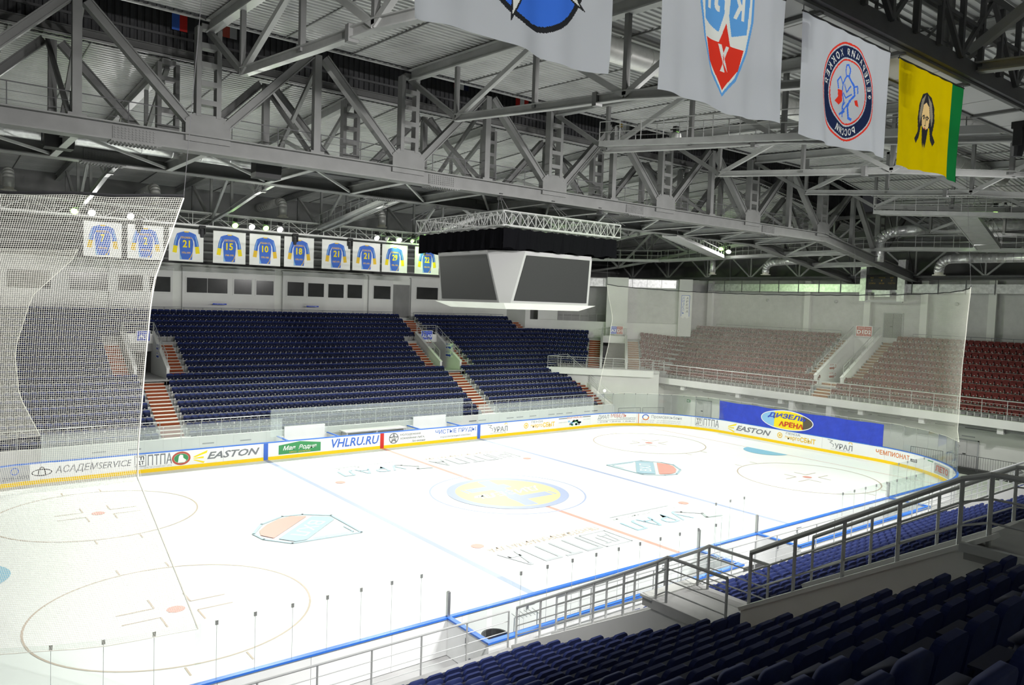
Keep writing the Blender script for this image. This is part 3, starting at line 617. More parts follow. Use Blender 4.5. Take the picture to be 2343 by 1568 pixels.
# seat template (local +Y looks to the ice, origin on the tread under the backrest)
def seat_parts():
    bk = MB(); n = 5; w = 0.229; prof = []
    for i in range(n + 1): t = PI / 2 * i / n; prof.append((w - 0.10 + 0.10 * math.cos(t), 0.82 - 0.10 + 0.10 * math.sin(t)))
    out = [(w - 0.03, 0.36), (w, 0.44)] + prof; out = out + [(-x, z) for x, z in out[::-1]]
    f = [(x, 0.035 - (z - 0.36) * 0.17, z) for x, z in out]; b2 = [(x * 0.97, y - 0.065, z - 0.005) for x, y, z in f]; N = len(f)
    bk.add(f + b2, [tuple(range(N)), tuple(range(2 * N - 1, N - 1, -1))] + [((i + 1) % N, i, N + i, N + (i + 1) % N) for i in range(N)])
    pad = MB(); pad.hexa([(-0.2, 0.07, 0.40), (0.2, 0.07, 0.40), (0.2, 0.17, 0.40), (-0.2, 0.17, 0.40), (-0.19, 0.045, 0.66), (0.19, 0.045, 0.66), (0.19, 0.115, 0.66), (-0.19, 0.115, 0.66)])
    pad.box(-0.19, 0.19, 0.05, 0.15, 0.66, 0.675)
    fr = MB()
    for s in (-1, 1):
        fr.box(s * 0.24 - 0.008, s * 0.24 + 0.008, 0.0, 0.10, 0.30, 0.53); fr.box(s * 0.24 - 0.009, s * 0.24 + 0.009, 0.05, 0.24, 0.515, 0.54)
        fr.box(s * 0.24 - 0.009, s * 0.24 + 0.009, 0.20, 0.24, 0.42, 0.52); fr.box(s * 0.235 - 0.015, s * 0.235 + 0.015, -0.02, 0.08, 0.0, 0.30)
    fr.box(-0.235, 0.235, -0.02, 0.02, 0.32, 0.36)
    pl = MB(); pl.box(-0.045, 0.045, 0.172, 0.176, 0.42, 0.455)
    br = MB(); br.hexa([(-0.05, -0.07, 0.26), (0.05, -0.07, 0.26), (0.05, -0.05, 0.26), (-0.05, -0.05, 0.26), (-0.05, -0.082, 0.46), (0.05, -0.082, 0.46), (0.05, -0.06, 0.46), (-0.05, -0.06, 0.46)])
    return bk, pad, fr, pl, br
bk, pad, fr, pl, br = seat_parts()
ME = {'backrest': bk.mesh('backrest', 'navy'), 'seat_pad': pad.mesh('seat_pad', 'navy_dark'), 'seat_frame': fr.mesh('seat_frame', 'seat_white'), 'number_plate': pl.mesh('number_plate', 'seat_white'), 'rear_bracket': br.mesh('rear_bracket', 'seat_plate')}
def template(cols):
    b = MB()
    for i, q in enumerate((bk, pad, fr, pl, br)): b.add(q.v, q.f, cols[i])
    return b
tp = template([0, 1, 2, 2, 3])
red_me = tp.mesh('red_seat', ['maroon', 'maroon', 'seat_white', 'seat_plate'])
def stuff_seats(name, lst, mats, label, cat):
    V0 = np.array(tp.v); nv = len(V0); out = np.empty((len(lst) * nv, 3))
    for i, s in enumerate(lst):
        c, n = math.cos(s[5]), math.sin(s[5]); p = s[4]
        out[i * nv:(i + 1) * nv, 0] = V0[:, 0] * c - V0[:, 1] * n + p[0]; out[i * nv:(i + 1) * nv, 1] = V0[:, 0] * n + V0[:, 1] * c + p[1]; out[i * nv:(i + 1) * nv, 2] = V0[:, 2] + p[2]
    me = bpy.data.meshes.new(name)
    lt = np.array([len(f) for f in tp.f]); li = np.concatenate([np.array(f) for f in tp.f])
    L = len(lst); me.vertices.add(L * nv); me.vertices.foreach_set('co', out.ravel())
    me.loops.add(L * len(li)); me.loops.foreach_set('vertex_index', (np.tile(li, L) + np.repeat(np.arange(L) * nv, len(li))).astype(np.int32))
    me.polygons.add(L * len(lt)); ls = np.concatenate([[0], np.cumsum(np.tile(lt, L))[:-1]]); me.polygons.foreach_set('loop_start', ls.astype(np.int32)); me.polygons.foreach_set('loop_total', np.tile(lt, L).astype(np.int32))
    for m in mats: me.materials.append(MAT[m])
    me.polygons.foreach_set('material_index', np.tile(np.array(tp.m), L).astype(np.int32)); me.update(); me.validate()
    o = link(name, me); tag(o, label, cat, kind='stuff'); return o
def seen(s): return in_view(s[4] + Vector((0, 0, 0.6)), 1.0)
blue = [s for s in seats if s[0] == 'blue']; red = [s for s in seats if s[0] == 'red']
cand = sorted([s for s in blue if s[1][0] == 'near' and seen(s)], key=lambda s: depth(s[4]))
single = cand[:300]; ids = {id(s) for s in single}
proto = None
NB = {0: 'near right block beyond the far vomitory', 1: 'near middle block', 2: 'near left block'}
def rowlen(lst, s): return max(q[3] for q in lst if q[1] == s[1] and q[2] == s[2])
RL = {}
for s in blue: RL[(s[1], s[2])] = max(RL.get((s[1], s[2]), 0), s[3])
for s in single:
    root = empty('stadium_seat', s[4]); root.rotation_euler.z = s[5]
    # near frame is turned, so index 0 sits at the right end of the block as the camera sees it
    blk = 'left' if s[4].x < -12.5 else 'middle'
    n = (s[3] if blk == 'left' else RL[(s[1], s[2])] - s[3])
    tag(root, 'navy folding seat, near %s block, %s row up, %s from the %s' % (blk, ordw(s[2]), ordw(n), 'right' if blk == 'left' else 'left'), 'seat', 'navy seats in the near stand')
    for nm, me in ME.items():
        if nm in ('seat_pad', 'number_plate') and depth(s[4]) > 24: continue
        o = bpy.data.objects.new(nm, me); C.objects.link(o); o.parent = root
rest = [s for s in blue if id(s) not in ids and in_view(s[4] + Vector((0, 0, 0.5)), 1.25)]
stuff_seats('blue_seats', rest, ['navy', 'navy_dark', 'seat_white', 'seat_plate'], 'rows of navy folding seats filling the far stand and remaining near rows', 'seats')
rc = sorted([s for s in red if seen(s)], key=lambda s: depth(s[4])); rs = rc[:300]; ids = {id(s) for s in rs}
RL = {}
for s in red: RL[(s[1], s[2])] = max(RL.get((s[1], s[2]), 0), s[3])
for s in rs:
    o = bpy.data.objects.new('folding_seat', red_me); C.objects.link(o); o.location = s[4]; o.rotation_euler.z = s[5]
    if s[1] == ('end', 1): t = 'right of end stairs, %s row down, %s from stairs' % (ordw(s[2]), ordw(s[3]))
    elif s[1] == ('end', 0): t = 'left of end stairs, %s row down, %s from stairs' % (ordw(s[2]), ordw(RL[(s[1], s[2])] - s[3]))
    else: t = 'in corner block, %s row up, %s from stairs' % (ordw(s[2] - 7), ordw(s[3]))
    tag(o, 'dark red folding seat ' + t, 'seat', 'dark red seats in the end stand')
rest = [s for s in red if id(s) not in ids and in_view(s[4] + Vector((0, 0, 0.5)), 1.25)]
stuff_seats('red_seats', rest, ['maroon', 'maroon', 'seat_white', 'seat_plate'], 'rows of dark red folding seats in the end stand', 'seats')

# ------------------------------------------------------------------ stairs
_sm = {}
def stair(name, F, x0, x1, steps, label, riser='riser'):
    """steps: list of (y0, y1, z_top, rise)"""
    root = empty(name, F((x0 + x1) / 2, steps[0][0], steps[0][2] - steps[0][3])); root.rotation_euler.z = F.a; tag(root, label, 'stairs')
    base = root.location.copy(); w = x1 - x0
    for y0, y1, z, h in steps:
        k = (round(w, 2), round(y1 - y0, 3), round(h, 3), riser)
        if k not in _sm:
            _sm[k] = (MB().box(-w / 2, w / 2, 0, y1 - y0, -0.05, 0).box(-w / 2, w / 2, -0.012, 0.03, -0.035, 0.004).mesh('tread', 'tread'),
                      MB().box(-w / 2 + 0.02, w / 2 - 0.02, -0.004, 0.05, -h, -0.035).mesh('riser', riser))
        for nm, me in zip(('tread', 'riser'), _sm[k]):
            o = bpy.data.objects.new(nm, me); C.objects.link(o); o.parent = root; o.location = (0, y0 - steps[0][0], z - base.z)
    # sloping soffit that carries the steps
    y0, z0 = steps[0][0], steps[0][2] - steps[0][3]; y1, z1 = steps[-1][1], steps[-1][2]
    b = MB(); c_ = [(0.06, -0.03), (y1 - y0, z1 - z0 - 0.06), (y1 - y0, z1 - z0 - 0.5), (0.06, -0.45)]
    b.prism([(-w / 2, y, z) for y, z in c_], (w, 0, 0)); o = b.build('stringer', 'concrete', root)
    return root
def row_steps(k0, k1): 
    L = []
    for k in range(k0, k1 + 1):
        L += [(yk(k) - 0.62, yk(k) - 0.24, T(k), 0.205), (yk(k) - 0.24, yk(k) + 0.135, T(k) + 0.205, 0.205)]
    return L
stair('staircase', FAR, -14.25, -12.8, row_steps(-2, 6), 'orange stairs below the A2 entrance of the far stand')
stair('staircase', FAR, -12.15, -11.1, row_steps(7, 12), 'orange stairs right of the A2 entrance')
stair('staircase', FAR, -15.95, -14.85, row_steps(7, 12), 'orange stairs left of the A2 entrance seen through the net')
stair('staircase', FAR, 11.65, 13.1, row_steps(-2, 6), 'orange stairs below the A2 A3 entrance')
stair('staircase', FAR, 9.95, 11.0, row_steps(7, 12), 'orange stairs left of the A2 A3 entrance')
stair('staircase', FAR, 13.8, 14.85, row_steps(7, 12), 'orange stairs right of the A2 A3 entrance')
stair('staircase', FAR, 11.4, 12.9, row_steps(13, 17), 'orange stairs climbing from the A2 A3 entrance to the top')
stair('staircase', FAR, 25.45, 26.75, row_steps(-2, 6), 'orange stairs at the right end of the far stand')
stair('staircase', FAR, 25.3, 26.5, row_steps(15, 17), 'short orange stairs at the top right of the far stand')
st_c = [(a - 20 + 36 - 0.755 * 7, b - 20 + 36 - 0.755 * 7, z, h) for a, b, z, h in row_steps(7, 13)]
stair('staircase', COR, 3.7, 4.9, st_c, 'orange stairs left of the A3 D1 corner entrance')
stair('staircase', COR, 7.8, 9.0, st_c, 'pale stairs right of the A3 D1 corner entrance', 'riser_dim')
def end_steps(j0, j1):
    L = []
    for j in range(j0, j1 - 1, -1): L += [(xe(j) - 0.65, xe(j) - 0.26, Te(j), 0.223), (xe(j) - 0.26, xe(j) + 0.135, Te(j) + 0.223, 0.223)]
    return L
stair('staircase', END, 1.35, 2.4, end_steps(7, 0), 'stairs right of the D1 D2 entrance', 'riser_dim')
stair('staircase', END, -2.6, -1.5, end_steps(7, 0), 'stairs left of the D1 D2 entrance', 'riser_dim')
stair('staircase', END, -0.7, 0.8, end_steps(10, 8), 'three-row stairs below the D1 D2 entrance', 'riser_dim')
near_steps = lambda a, b: [q for n in range(a, b + 1) for q in ((yn(n) - 0.62, yn(n) - 0.24, Tn(n), 0.2), (yn(n) - 0.24, yn(n) + 0.14, Tn(n) + 0.2, 0.2))]
stair('staircase', NEAR, 14.75, 15.95, near_steps(9, 14), 'orange stairs beside the near entrance wall')
stair('staircase', NEAR, 10.95, 12.05, near_steps(9, 13), 'orange stairs on the far side of the near entrance')

# ------------------------------------------------------------------ entrances (vomitories)
def vomitory(F, xc, label, yb, zb, L=4.9, slope=0.543, w=2.4, floor_z=4.6, back=8.0, lintel=True, cap='wall_white'):
    root = empty('entrance', F(xc, yb, floor_z)); root.rotation_euler.z = F.a; tag(root, label, 'entrance')
    z0 = floor_z; off = 0
    for s in (-1, 1):
        x = s * (w / 2 - 0.1)
        poly = [(0, -0.15), (0, zb - z0), (L, zb - z0 + L * slope), (L + 0.35, zb - z0 + L * slope), (L + 0.35, -0.15)]
        MB().prism([(x - 0.1, y, z) for y, z in poly], (0.2, 0, 0)).build('side_wall', cap, root)
        MB().bar((x, -0.03, zb - z0 + 0.02), (x, L + 0.3, zb - z0 + (L + 0.3) * slope + 0.02), 0.27, 0.07).build('wall_coping', cap, root)
    zt = zb - z0 + L * slope
    if lintel: MB().box(-w / 2 + 0.2, w / 2 - 0.2, L - 0.15, L + 0.35, zt - 0.75, zt).build('lintel', cap, root)
    else: MB().box(-w / 2 + 0.2, w / 2 - 0.2, L + 0.1, L + 0.35, -0.1, zt).build('end_wall', cap, root)
    MB().box(-w / 2 + 0.1, w / 2 - 0.1, -0.6, L + back * 0.4, -0.12, 0.0).build('landing', 'concrete', root)
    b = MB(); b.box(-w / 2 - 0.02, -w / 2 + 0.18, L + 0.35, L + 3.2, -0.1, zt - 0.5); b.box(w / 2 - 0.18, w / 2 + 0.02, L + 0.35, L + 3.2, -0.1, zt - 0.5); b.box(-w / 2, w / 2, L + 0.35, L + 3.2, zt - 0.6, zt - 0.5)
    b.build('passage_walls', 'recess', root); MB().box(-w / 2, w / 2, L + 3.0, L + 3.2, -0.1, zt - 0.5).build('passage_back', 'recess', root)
    return root
def vom_rails(F, xc, yb, zb, L, slope, w, label, sides=(-1, 1), r=0.02, h=0.85, back=True):
    for s in sides:
        p = [F(xc + s * (w / 2 - 0.1), yb + 0.25, zb + 0.25 * slope), F(xc + s * (w / 2 - 0.1), yb + L, zb + L * slope)]
        side = 'left' if (s * (1 if F in (FAR, COR, END) else -1)) < 0 else 'right'
        handrail('handrail', p, 'steel handrail on the %s wall of the %s entrance' % (side, label), h, 2, 1.1, r)
    if back:
        handrail('handrail', [F(xc - w / 2 + 0.1, yb + L + 0.2, zb + L * slope), F(xc + w / 2 - 0.1, yb + L + 0.2, zb + L * slope)], 'steel guard rail above the %s entrance' % label, h, 3, 1.2, r)
vomitory(FAR, -13.5, 'white walled A2 entrance with dark passage in the far stand', 24.9, 5.35, 4.3); vom_rails(FAR, -13.5, 24.9, 5.35, 4.3, 0.543, 2.4, 'A2')
vomitory(FAR, 12.4, 'white walled A2 A3 entrance in the far stand', 24.9, 5.35, 4.3); vom_rails(FAR, 12.4, 24.9, 5.35, 4.3, 0.543, 2.4, 'A2 A3')
vomitory(COR, 6.35, 'white walled A3 D1 corner entrance with dark doorway', 35.3, 5.3, 5.0, 0.50, 2.8, 4.65); vom_rails(COR, 6.35, 35.3, 5.3, 5.0, 0.50, 2.8, 'A3 D1')
vomitory(END, -0.05, 'white walled D1 D2 entrance in the red end stand', 34.6, 5.6, 6.1, 0.568, 2.6, 4.83, 3, lintel=False); vom_rails(END, -0.05, 34.6, 5.6, 6.1, 0.568, 2.6, 'D1 D2')
vomitory(NEAR, 13.5, 'white walled near entrance with stair wall facing the camera', 25.9, 5.25, 3.9, 0.60, 2.4, 4.45)
# near entrance: heavy tube rails on both walls and a landing slab over the passage
sl = MB((-14.75, -30.2, 7.3)); sl.box(-14.8, -9.0, -33.2, -29.75, 7.38, 7.60)
tag(sl.build('landing_slab', 'concrete', None, (-14.75, -30.2, 7.3)), 'grey concrete slab over the near entrance with metal edge', 'slab')
MB((-14.8, -30, 7.6)).box(-14.86, -14.76, -33.2, -29.7, 7.50, 7.63).build('metal_edge', 'rail_metal', None, (-14.8, -30, 7.6)); tag(bpy.data.objects['metal_edge'], 'bright metal edging strip along the near landing slab', 'edging')
handrail('handrail', [(-14.6, -26.0, 5.30), (-14.6, -29.6, 7.46), (-14.6, -30.0, 7.6), (-14.6, -30.9, 7.6)], 'thick steel handrail along the near entrance wall', 1.08, 2, 1.15, 0.034, top=0.045, post_r=0.036)
handrail('handrail', [(-12.4, -26.0, 5.30), (-12.4, -29.6, 7.46), (-12.4, -31.5, 7.6)], 'thinner steel handrail on the far wall of near entrance', 1.02, 2, 1.2, 0.028, top=0.035, post_r=0.03)
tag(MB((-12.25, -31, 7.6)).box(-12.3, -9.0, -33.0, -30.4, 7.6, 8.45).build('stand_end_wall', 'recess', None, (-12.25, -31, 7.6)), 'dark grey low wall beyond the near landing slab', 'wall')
# near players tunnels below the landings
def tunnel(xa, xb, label):
    r = tag(empty('players_tunnel', (xa, -18, 0)), label, 'tunnel'); f = Vector((xa, -18, 0))
    for x in (xa, xb):
        poly = [(-17.9, 0), (-17.9, 1.30), (-23.0, 4.10), (-25.4, 4.12), (-25.4, 0)]
        MB(f).prism([(x - 0.09, y, z) for y, z in poly], (0.18, 0, 0)).build('side_wall', 'wall_white', r)
    MB(f).box(xa - 0.12, xb + 0.12, -25.9, -22.7, 4.10, 4.32).build('roof_slab', 'wall_grey', r)
    MB(f).box(xa - 0.16, xb + 0.16, -23.0, -22.66, 4.30, 4.36).build('slab_edge', 'wall_pale', r)
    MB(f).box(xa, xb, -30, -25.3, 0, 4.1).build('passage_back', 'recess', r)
tunnel(-13.75, -12.25, 'white walled players tunnel below the near entrance'); tunnel(11.0, 12.6, 'white walled players tunnel farther along the near stand')
for xa, xb, t in ((-13.75, -12.25, 'nearest'), (11.0, 12.6, 'farther')):
    for x, sd in ((xa, 'left'), (xb, 'right')):
        handrail('handrail', [(x, -18.0, 1.35), (x, -23.0, 4.12), (x, -23.3, 4.32), (x, -24.9, 4.32)], 'steel tube handrail on the %s wall of the %s tunnel' % (sd, t), 1.05, 3, 1.15, 0.03, top=0.04, post_r=0.033)

# ------------------------------------------------------------------ walls of the hall
def wallbox(name, m, *bx):
    b = MB()
    for q in bx: b.box(*q)
    return struct(b.build(name, m))
YW = 35.0
wf = wallbox('wall_far', 'wall_pale', (-48, 27.0, YW, YW + 0.3, 0, 13.45))
wallbox('wall_far_upper', 'upper_wall', (-48, 48, 36.2, 36.5, 13.0, 21))
for z in (13.75, 14.5, 15.3, 16.2): struct(MB().box(-40, 46, 35.95, 36.2, z, z + 0.16).build('trim_girt', 'steel_light'))
wallbox('wall_near', 'wall_grey', (-48, 48, -37.2, -36.9, 0, 21)); wallbox('wall_left', 'wall_grey', (-48.3, -48, -37.2, 36.5, 0, 21))
XW = 43.3
we = wallbox('wall_end', 'wall_grey', (XW, XW + 0.3, -37.2, 19.6, 0, 14.3)); wallbox('wall_end_upper', 'upper_wall', (XW + 2.5, XW + 2.8, -37.2, 36.5, 13.0, 21))
wallbox('wall_end_ledge', 'upper_wall', (XW - 0.2, XW + 2.6, -37.2, 24, 14.25, 14.4))
# front walls of the stands
fw = wallbox('wall_far_front', 'wall_white', (-34, 26.8, 17.72, 17.88, 0, 1.45)); b = MB()
for i, x in enumerate([-18.5, -16.5, -12, -9.5, 9.6, 10.6, 13.6, 14.7, 16.2, 18.4, 19.4, 20.6, 22.9, 23.9]):
    MB().box(x, x + 0.75, 17.70, 17.72, 0.92, 1.0).build('vent_slot', 'p_grey', fw)
wallbox('wall_far_front_end', 'wall_white', (26.8, 26.95, 17.72, 24.7, 0, 1.3))
q = MB(); q.prism([(26.8, 17.75, 1.2), (26.8, 24.7, 4.9), (26.8, 24.7, 0), (26.8, 17.75, 0)], (0.15, 0, 0)); struct(q.build('wall_far_side', 'wall_white'))
wallbox('wall_near_front', 'wall_white', (-34, -13.85, -17.88, -17.74, 0, 1.12), (-12.1, 10.9, -17.88, -17.74, 0, 1.12), (12.7, 27, -17.88, -17.74, 0, 1.12))
# end stand: lower wall, parapet beam with brackets, grilles and doors
el = wallbox('wall_end_lower', 'wall_pale', (34.0, 34.2, -37, 18.0, 0, 4.1))
pb = wallbox('wall_end_parapet', 'wall_white', (32.3, 32.5, -37, 18.0, 3.42, 4.02), (32.5, 34.2, -37, 18.0, 3.42, 3.6))
for y in (14.0, 7.6, 3.2, -4.0, -8.7, -14.0, -19): MB().box(32.5, 34.0, y - 0.2, y + 0.2, 3.0, 3.42).build('bracket', 'wall_white', pb)
for y0, y1 in ((12.6, 9.9), (9.4, 6.8), (6.4, 3.9), (3.5, 1.9), (0.6, -0.9), (-2.2, -4.2), (-4.7, -6.5), (-6.9, -8.7), (-9.1, -10.5), (-11.2, -13.3)):
    MB().box(33.95, 34.0, y1, y0, 2.92, 3.14).build('grille', 'recess', el)
for y0, y1 in ((1.9, 2.35), (-1.55, -1.1)): MB().box(32.5, 34, y0, y1, 2.3, 3.42).build('pier', 'wall_white', pb)
def door(name, y0, y1, x, z0, z1, m='wall_grey', leaf=2):
    d = empty(name, (x, y1, z0)); d['kind'] = 'structure'; f = Vector((x, y1, z0))
    MB(f).box(x - 0.06, x - 0.01, y0, y0 + 0.08, z0, z1).box(x - 0.06, x - 0.01, y1 - 0.08, y1, z0, z1).box(x - 0.06, x - 0.01, y0, y1, z1 - 0.08, z1).build('door_frame', 'p_lgrey', d)
    n = leaf
    for i in range(n):
        a = y0 + 0.08 + (y1 - y0 - 0.16) * i / n; c = y0 + 0.08 + (y1 - y0 - 0.16) * (i + 1) / n
        MB(f).box(x - 0.045, x - 0.012, a + 0.008, c - 0.008, z0, z1 - 0.08).build('door_leaf', m, d)
    MB(f).box(x - 0.10, x - 0.045, (y0 + y1) / 2 + 0.05, (y0 + y1) / 2 + 0.25, z0 + 1.0, z0 + 1.05).build('handle', 'black', d); return d
door('door_1', 11.5, 13.4, 34.0, 0, 2.12, leaf=2); door('door_2', -12.2, -10.6, 34.0, 0, 2.1, 'wall_grey', 2); door('door_3', -2.0, -0.2, XW, 9.0, 11.3, 'recess', 2)
MB().box(33.97, 33.99, -11.9, -11.0, 2.28, 2.36).build('wall_label', 'p_lgrey', el)
# pilasters on the end wall
for y in (19.4, 7.6, 1.5, -3.6, -9.0, -14.5): MB().box(XW - 0.35, XW, y - 0.55, y + 0.05, 8.4, 14.2).build('pilaster', 'wall_pale', we)
for y in (12.0, 4.5, -6.4, -12.0): smooth(MB().tube((XW - 0.03, y, 12.2), (XW - 0.12, y, 12.2), 0.16, 14).build('wall_lamp_cover', 'p_lgrey', we))
# corner: platform with edge beam, wall below, white parapet behind the seats, recess and pillar
def corwall(name, m, s0, s1, r0, r1, z0, z1, parent=None):
    o = fbox(MB(), COR, s0, s1, r0, r1, z0, z1).build(name, m, parent)
    return o if parent else struct(o)
corwall('floor_corner_platform', 'wall_grey', -0.4, 10.9, 33.7, 35.5, 4.45, 4.66)
corwall('trim_corner_beam', 'wall_pale', -0.4, 10.3, 33.5, 33.7, 4.05, 4.68); corwall('wall_corner_lower', 'wall_pale', -2.0, 10.9, 34.2, 34.4, 0, 4.4)
struct(MB().box(32.3, 34.1, 17.6, 18.0, 0, 3.6).build('wall_end_return', 'wall_pale'))
cp = corwall('wall_corner_parapet', 'wall_white', bend_a(14) - 1.3, 13.6, rk(14) + 0.45, rk(14) + 0.65, 7.2, 9.28)
corwall('wall_corner_back', 'wall_grey', -6, 17, 45.2, 45.4, 7, 14.3)
corwall('wall_corner_panel', 'wall_grey', 7.6, 13.2, rk(14) + 0.7, rk(14) + 0.8, 9.2, 13.2)
corwall('wall_corner_pillar', 'wall_white', 5.4, 7.7, rk(14) - 0.2, rk(14) + 1.2, 7.2, 14.2); corwall('wall_corner_pier', 'wall_white', -2.2, 0.0, rk(14) + 0.7, rk(14) + 1.2, 9.2, 14.2)
wallbox('wall_corner_return', 'wall_white', (26.6, 27.3, 31.6, 35.0, 7.6, 13.5))
corwall('wall_corner_pillar_thin', 'wall_white', 13.2, 14.6, rk(14) - 0.1, rk(14) + 0.9, 8.0, 14.2)
# private boxes: raised panels and windows on the far wall
for a, c, z0, z1 in ((-22.0, -15.6, 10.3, 13.05), (-14.53, -9.66, 10.3, 13.05), (-8.88, -0.79, 10.3, 13.09), (-0.02, 8.30, 10.3, 13.15), (8.85, 11.6, 9.9, 13.2), (13.74, 19.0, 9.9, 13.18)):
    MB().box(a, c, YW - 0.28, YW, z0 - 0.9, z1).box(a - 0.08, c + 0.08, YW - 0.34, YW, z1, z1 + 0.1).build('raised_panel', 'wall_white', wf)
MB().box(11.7, 13.7, YW - 0.02, YW, 9.1, 12.5).build('corridor_shade', 'recess', wf)  # flat dark sheet standing in for the shade of the corridor opening
for i, (a, c, z0, z1, n) in enumerate(((-17.36, -14.62, 10.90, 12.28, 2), (-21.5, -18.6, 10.9, 12.28, 1), (-11.50, -9.84, 10.96, 12.22, 1), (-13.9, -12.0, 10.96, 12.24, 1), (-8.54, -5.07, 10.98, 12.25, 2), (-4.51, -2.92, 10.97, 12.29, 1), (-2.51, -0.90, 10.96, 12.26, 1), (0.41, 2.02, 10.98, 12.27, 1), (2.43, 4.05, 10.96, 12.24, 1), (4.48, 6.11, 10.94, 12.24, 1), (6.50, 8.10, 10.96, 12.28, 1), (9.37, 11.30, 10.97, 12.27, 1), (14.36, 17.00, 11.09, 12.34, 1))):
    w = empty('window_%d' % (i + 1), (a, YW - 0.3, z0)); w['kind'] = 'structure'; f = Vector((a, YW - 0.3, z0)); y = YW - 0.32
    MB(f).box(a - 0.1, c + 0.1, y, y + 0.04, z1, z1 + 0.1).box(a - 0.1, c + 0.1, y, y + 0.04, z0 - 0.1, z0).box(a - 0.1, a, y, y + 0.04, z0, z1).box(c, c + 0.1, y, y + 0.04, z0, z1).build('window_frame', 'wall_white', w)
    for q in range(n):
        l = a + (c - a) * q / n; h = a + (c - a) * (q + 1) / n
        MB(f).box(l + 0.02, h - 0.02, y + 0.015, y + 0.035, z0, z1).build('pane', 'win_dark', w)
for x, n in ((-5.9, 'left'), (2.7, 'right')):
    o = MB((x, 34.2, 10.1)).box(x - 0.6, x + 0.6, 34.15, 34.18, 9.98, 10.1).build('wall_sign', 'sign_blue', None, (x, 34.2, 10.1)); tag(o, 'small blue strip sign on the far wall rail, %s one' % n, 'sign')
    decal('lettering', move2d(text2d('сектор', 0.8, 0.06), -0.4, -0.09), plane_fn((0, -0.05, 0.0), (1, 0, 0), (0, 0, 1), 0.003), 'p_white', o)

# ------------------------------------------------------------------ guard rails
handrail('handrail', [(-34, 17.8, 1.45), (26.7, 17.8, 1.45)], 'long steel guard rail along the front of the far stand', 1.12, 3, 1.28, 0.02)
handrail('handrail', [(-34, -17.82, 1.1), (-13.9, -17.82, 1.1)], 'steel guard rail along the near stand left of the tunnel', 1.18, 3, 1.45, 0.025, top=0.03)
handrail('handrail', [(-12.1, -17.82, 1.1), (10.9, -17.82, 1.1)], 'steel guard rail along the near stand between the tunnels', 1.18, 3, 1.45, 0.025, top=0.03)
handrail('handrail', [(12.7, -17.82, 1.1), (27, -17.82, 1.1)], 'steel guard rail along the near stand beyond the tunnels', 1.18, 3, 1.3, 0.025, top=0.03)
handrail('handrail', [(32.4, 17.9, 4.02), (32.4, -37, 4.02)], 'long steel guard rail on the parapet of the red end stand', 1.34, 4, 1.62, 0.022)
handrail('handrail', [(26.85, 17.9, 1.3), (26.85, 24.6, 4.75), tuple(COR(-0.3, 33.6, 4.68)), tuple(COR(10.2, 33.6, 4.68))], 'steel guard rail climbing the right end of far stand to the corner platform', 1.1, 4, 1.35, 0.022)
handrail('handrail', [tuple(COR(10.3, 33.6, 4.66)), tuple(COR(11.4, 35.0, 4.66))], 'short steel guard rail at the right end of the corner platform', 1.05, 3, 1.2, 0.022)
handrail('handrail', [(-20, 33.6, T(17)), (11.3, 33.6, T(17))], 'thin guard rail behind the top row left of the top stairs', 1.0, 4, 1.55, 0.018, 'p_grey', top=0.022)
handrail('handrail', [(13.4, 33.6, T(17)), (25.0, 33.6, T(17))], 'thin guard rail behind the top row right of the top stairs', 1.0, 4, 1.55, 0.018, 'p_grey', top=0.022)
handrail('handrail', [(42.2, 17.5, Te(0)), (42.2, 3.2, Te(0))], 'thin dark guard rail behind the red seats left of door', 1.05, 4, 1.6, 0.018, 'p_grey', top=0.022)
handrail('handrail', [(42.2, -3.4, Te(0)), (42.2, -30, Te(0))], 'thin dark guard rail behind the red seats right of door', 1.05, 4, 1.6, 0.018, 'p_grey', top=0.022)
handrail('handrail', [tuple(COR(0.6, rk(14) + 1.5, 8.9)), tuple(COR(5.3, rk(14) + 1.5, 8.9))], 'thin guard rail in the dark opening above the corner seats', 1.2, 3, 0.9, 0.015, top=0.018)
# crowd barriers on the floor behind the end boards
def barrier(a, c, label, h=1.1):
    A = Vector(a); B = Vector(c); r = tag(empty('crowd_barrier', A), label, 'barrier'); up = Vector((0, 0, 1))
    MB(A).path([A, A + up * h, B + up * h, B], 0.022).build('frame', 'steel_dark', r); MB(A).tube(A + up * 0.15, B + up * 0.15, 0.016).build('lower_rail', 'steel_dark', r)
    n = round((B - A).length / 0.16)
    for i in range(1, n): p = A.lerp(B, i / n); MB(A).tube(p + up * 0.15, p + up * h, 0.010, 4, caps=False).build('upright', 'steel_dark', r)
barrier((32.9, -7.9, 0), (32.9, -10.2, 0), 'dark metal crowd barrier behind the curved end glass'); barrier((32.9, -10.5, 0), (32.9, -12.5, 0), 'dark metal crowd barrier in front of the end door')
barrier((32.9, -12.6, 0), (32.9, -15.0, 0), 'dark metal crowd barrier right of the end door'); barrier((32.2, -15.2, 0), (28.6, -17.0, 0), 'dark metal crowd barrier slanting to the near stand')
barrier((27.1, 17.3, 0), (29.5, 16.6, 0), 'dark metal barrier at the far right corner beside stand'); barrier((29.7, 16.5, 0), (31.8, 15.6, 0), 'dark metal barrier at the far right corner by boards')
tag(MB((31.3, -14, 0)).box(31.35, 33.95, -17.4, -9.0, -0.02, 0.03).build('rubber_mat', 'rubber', None, (31.3, -14, 0)), 'black rubber flooring below the end door', 'mat')

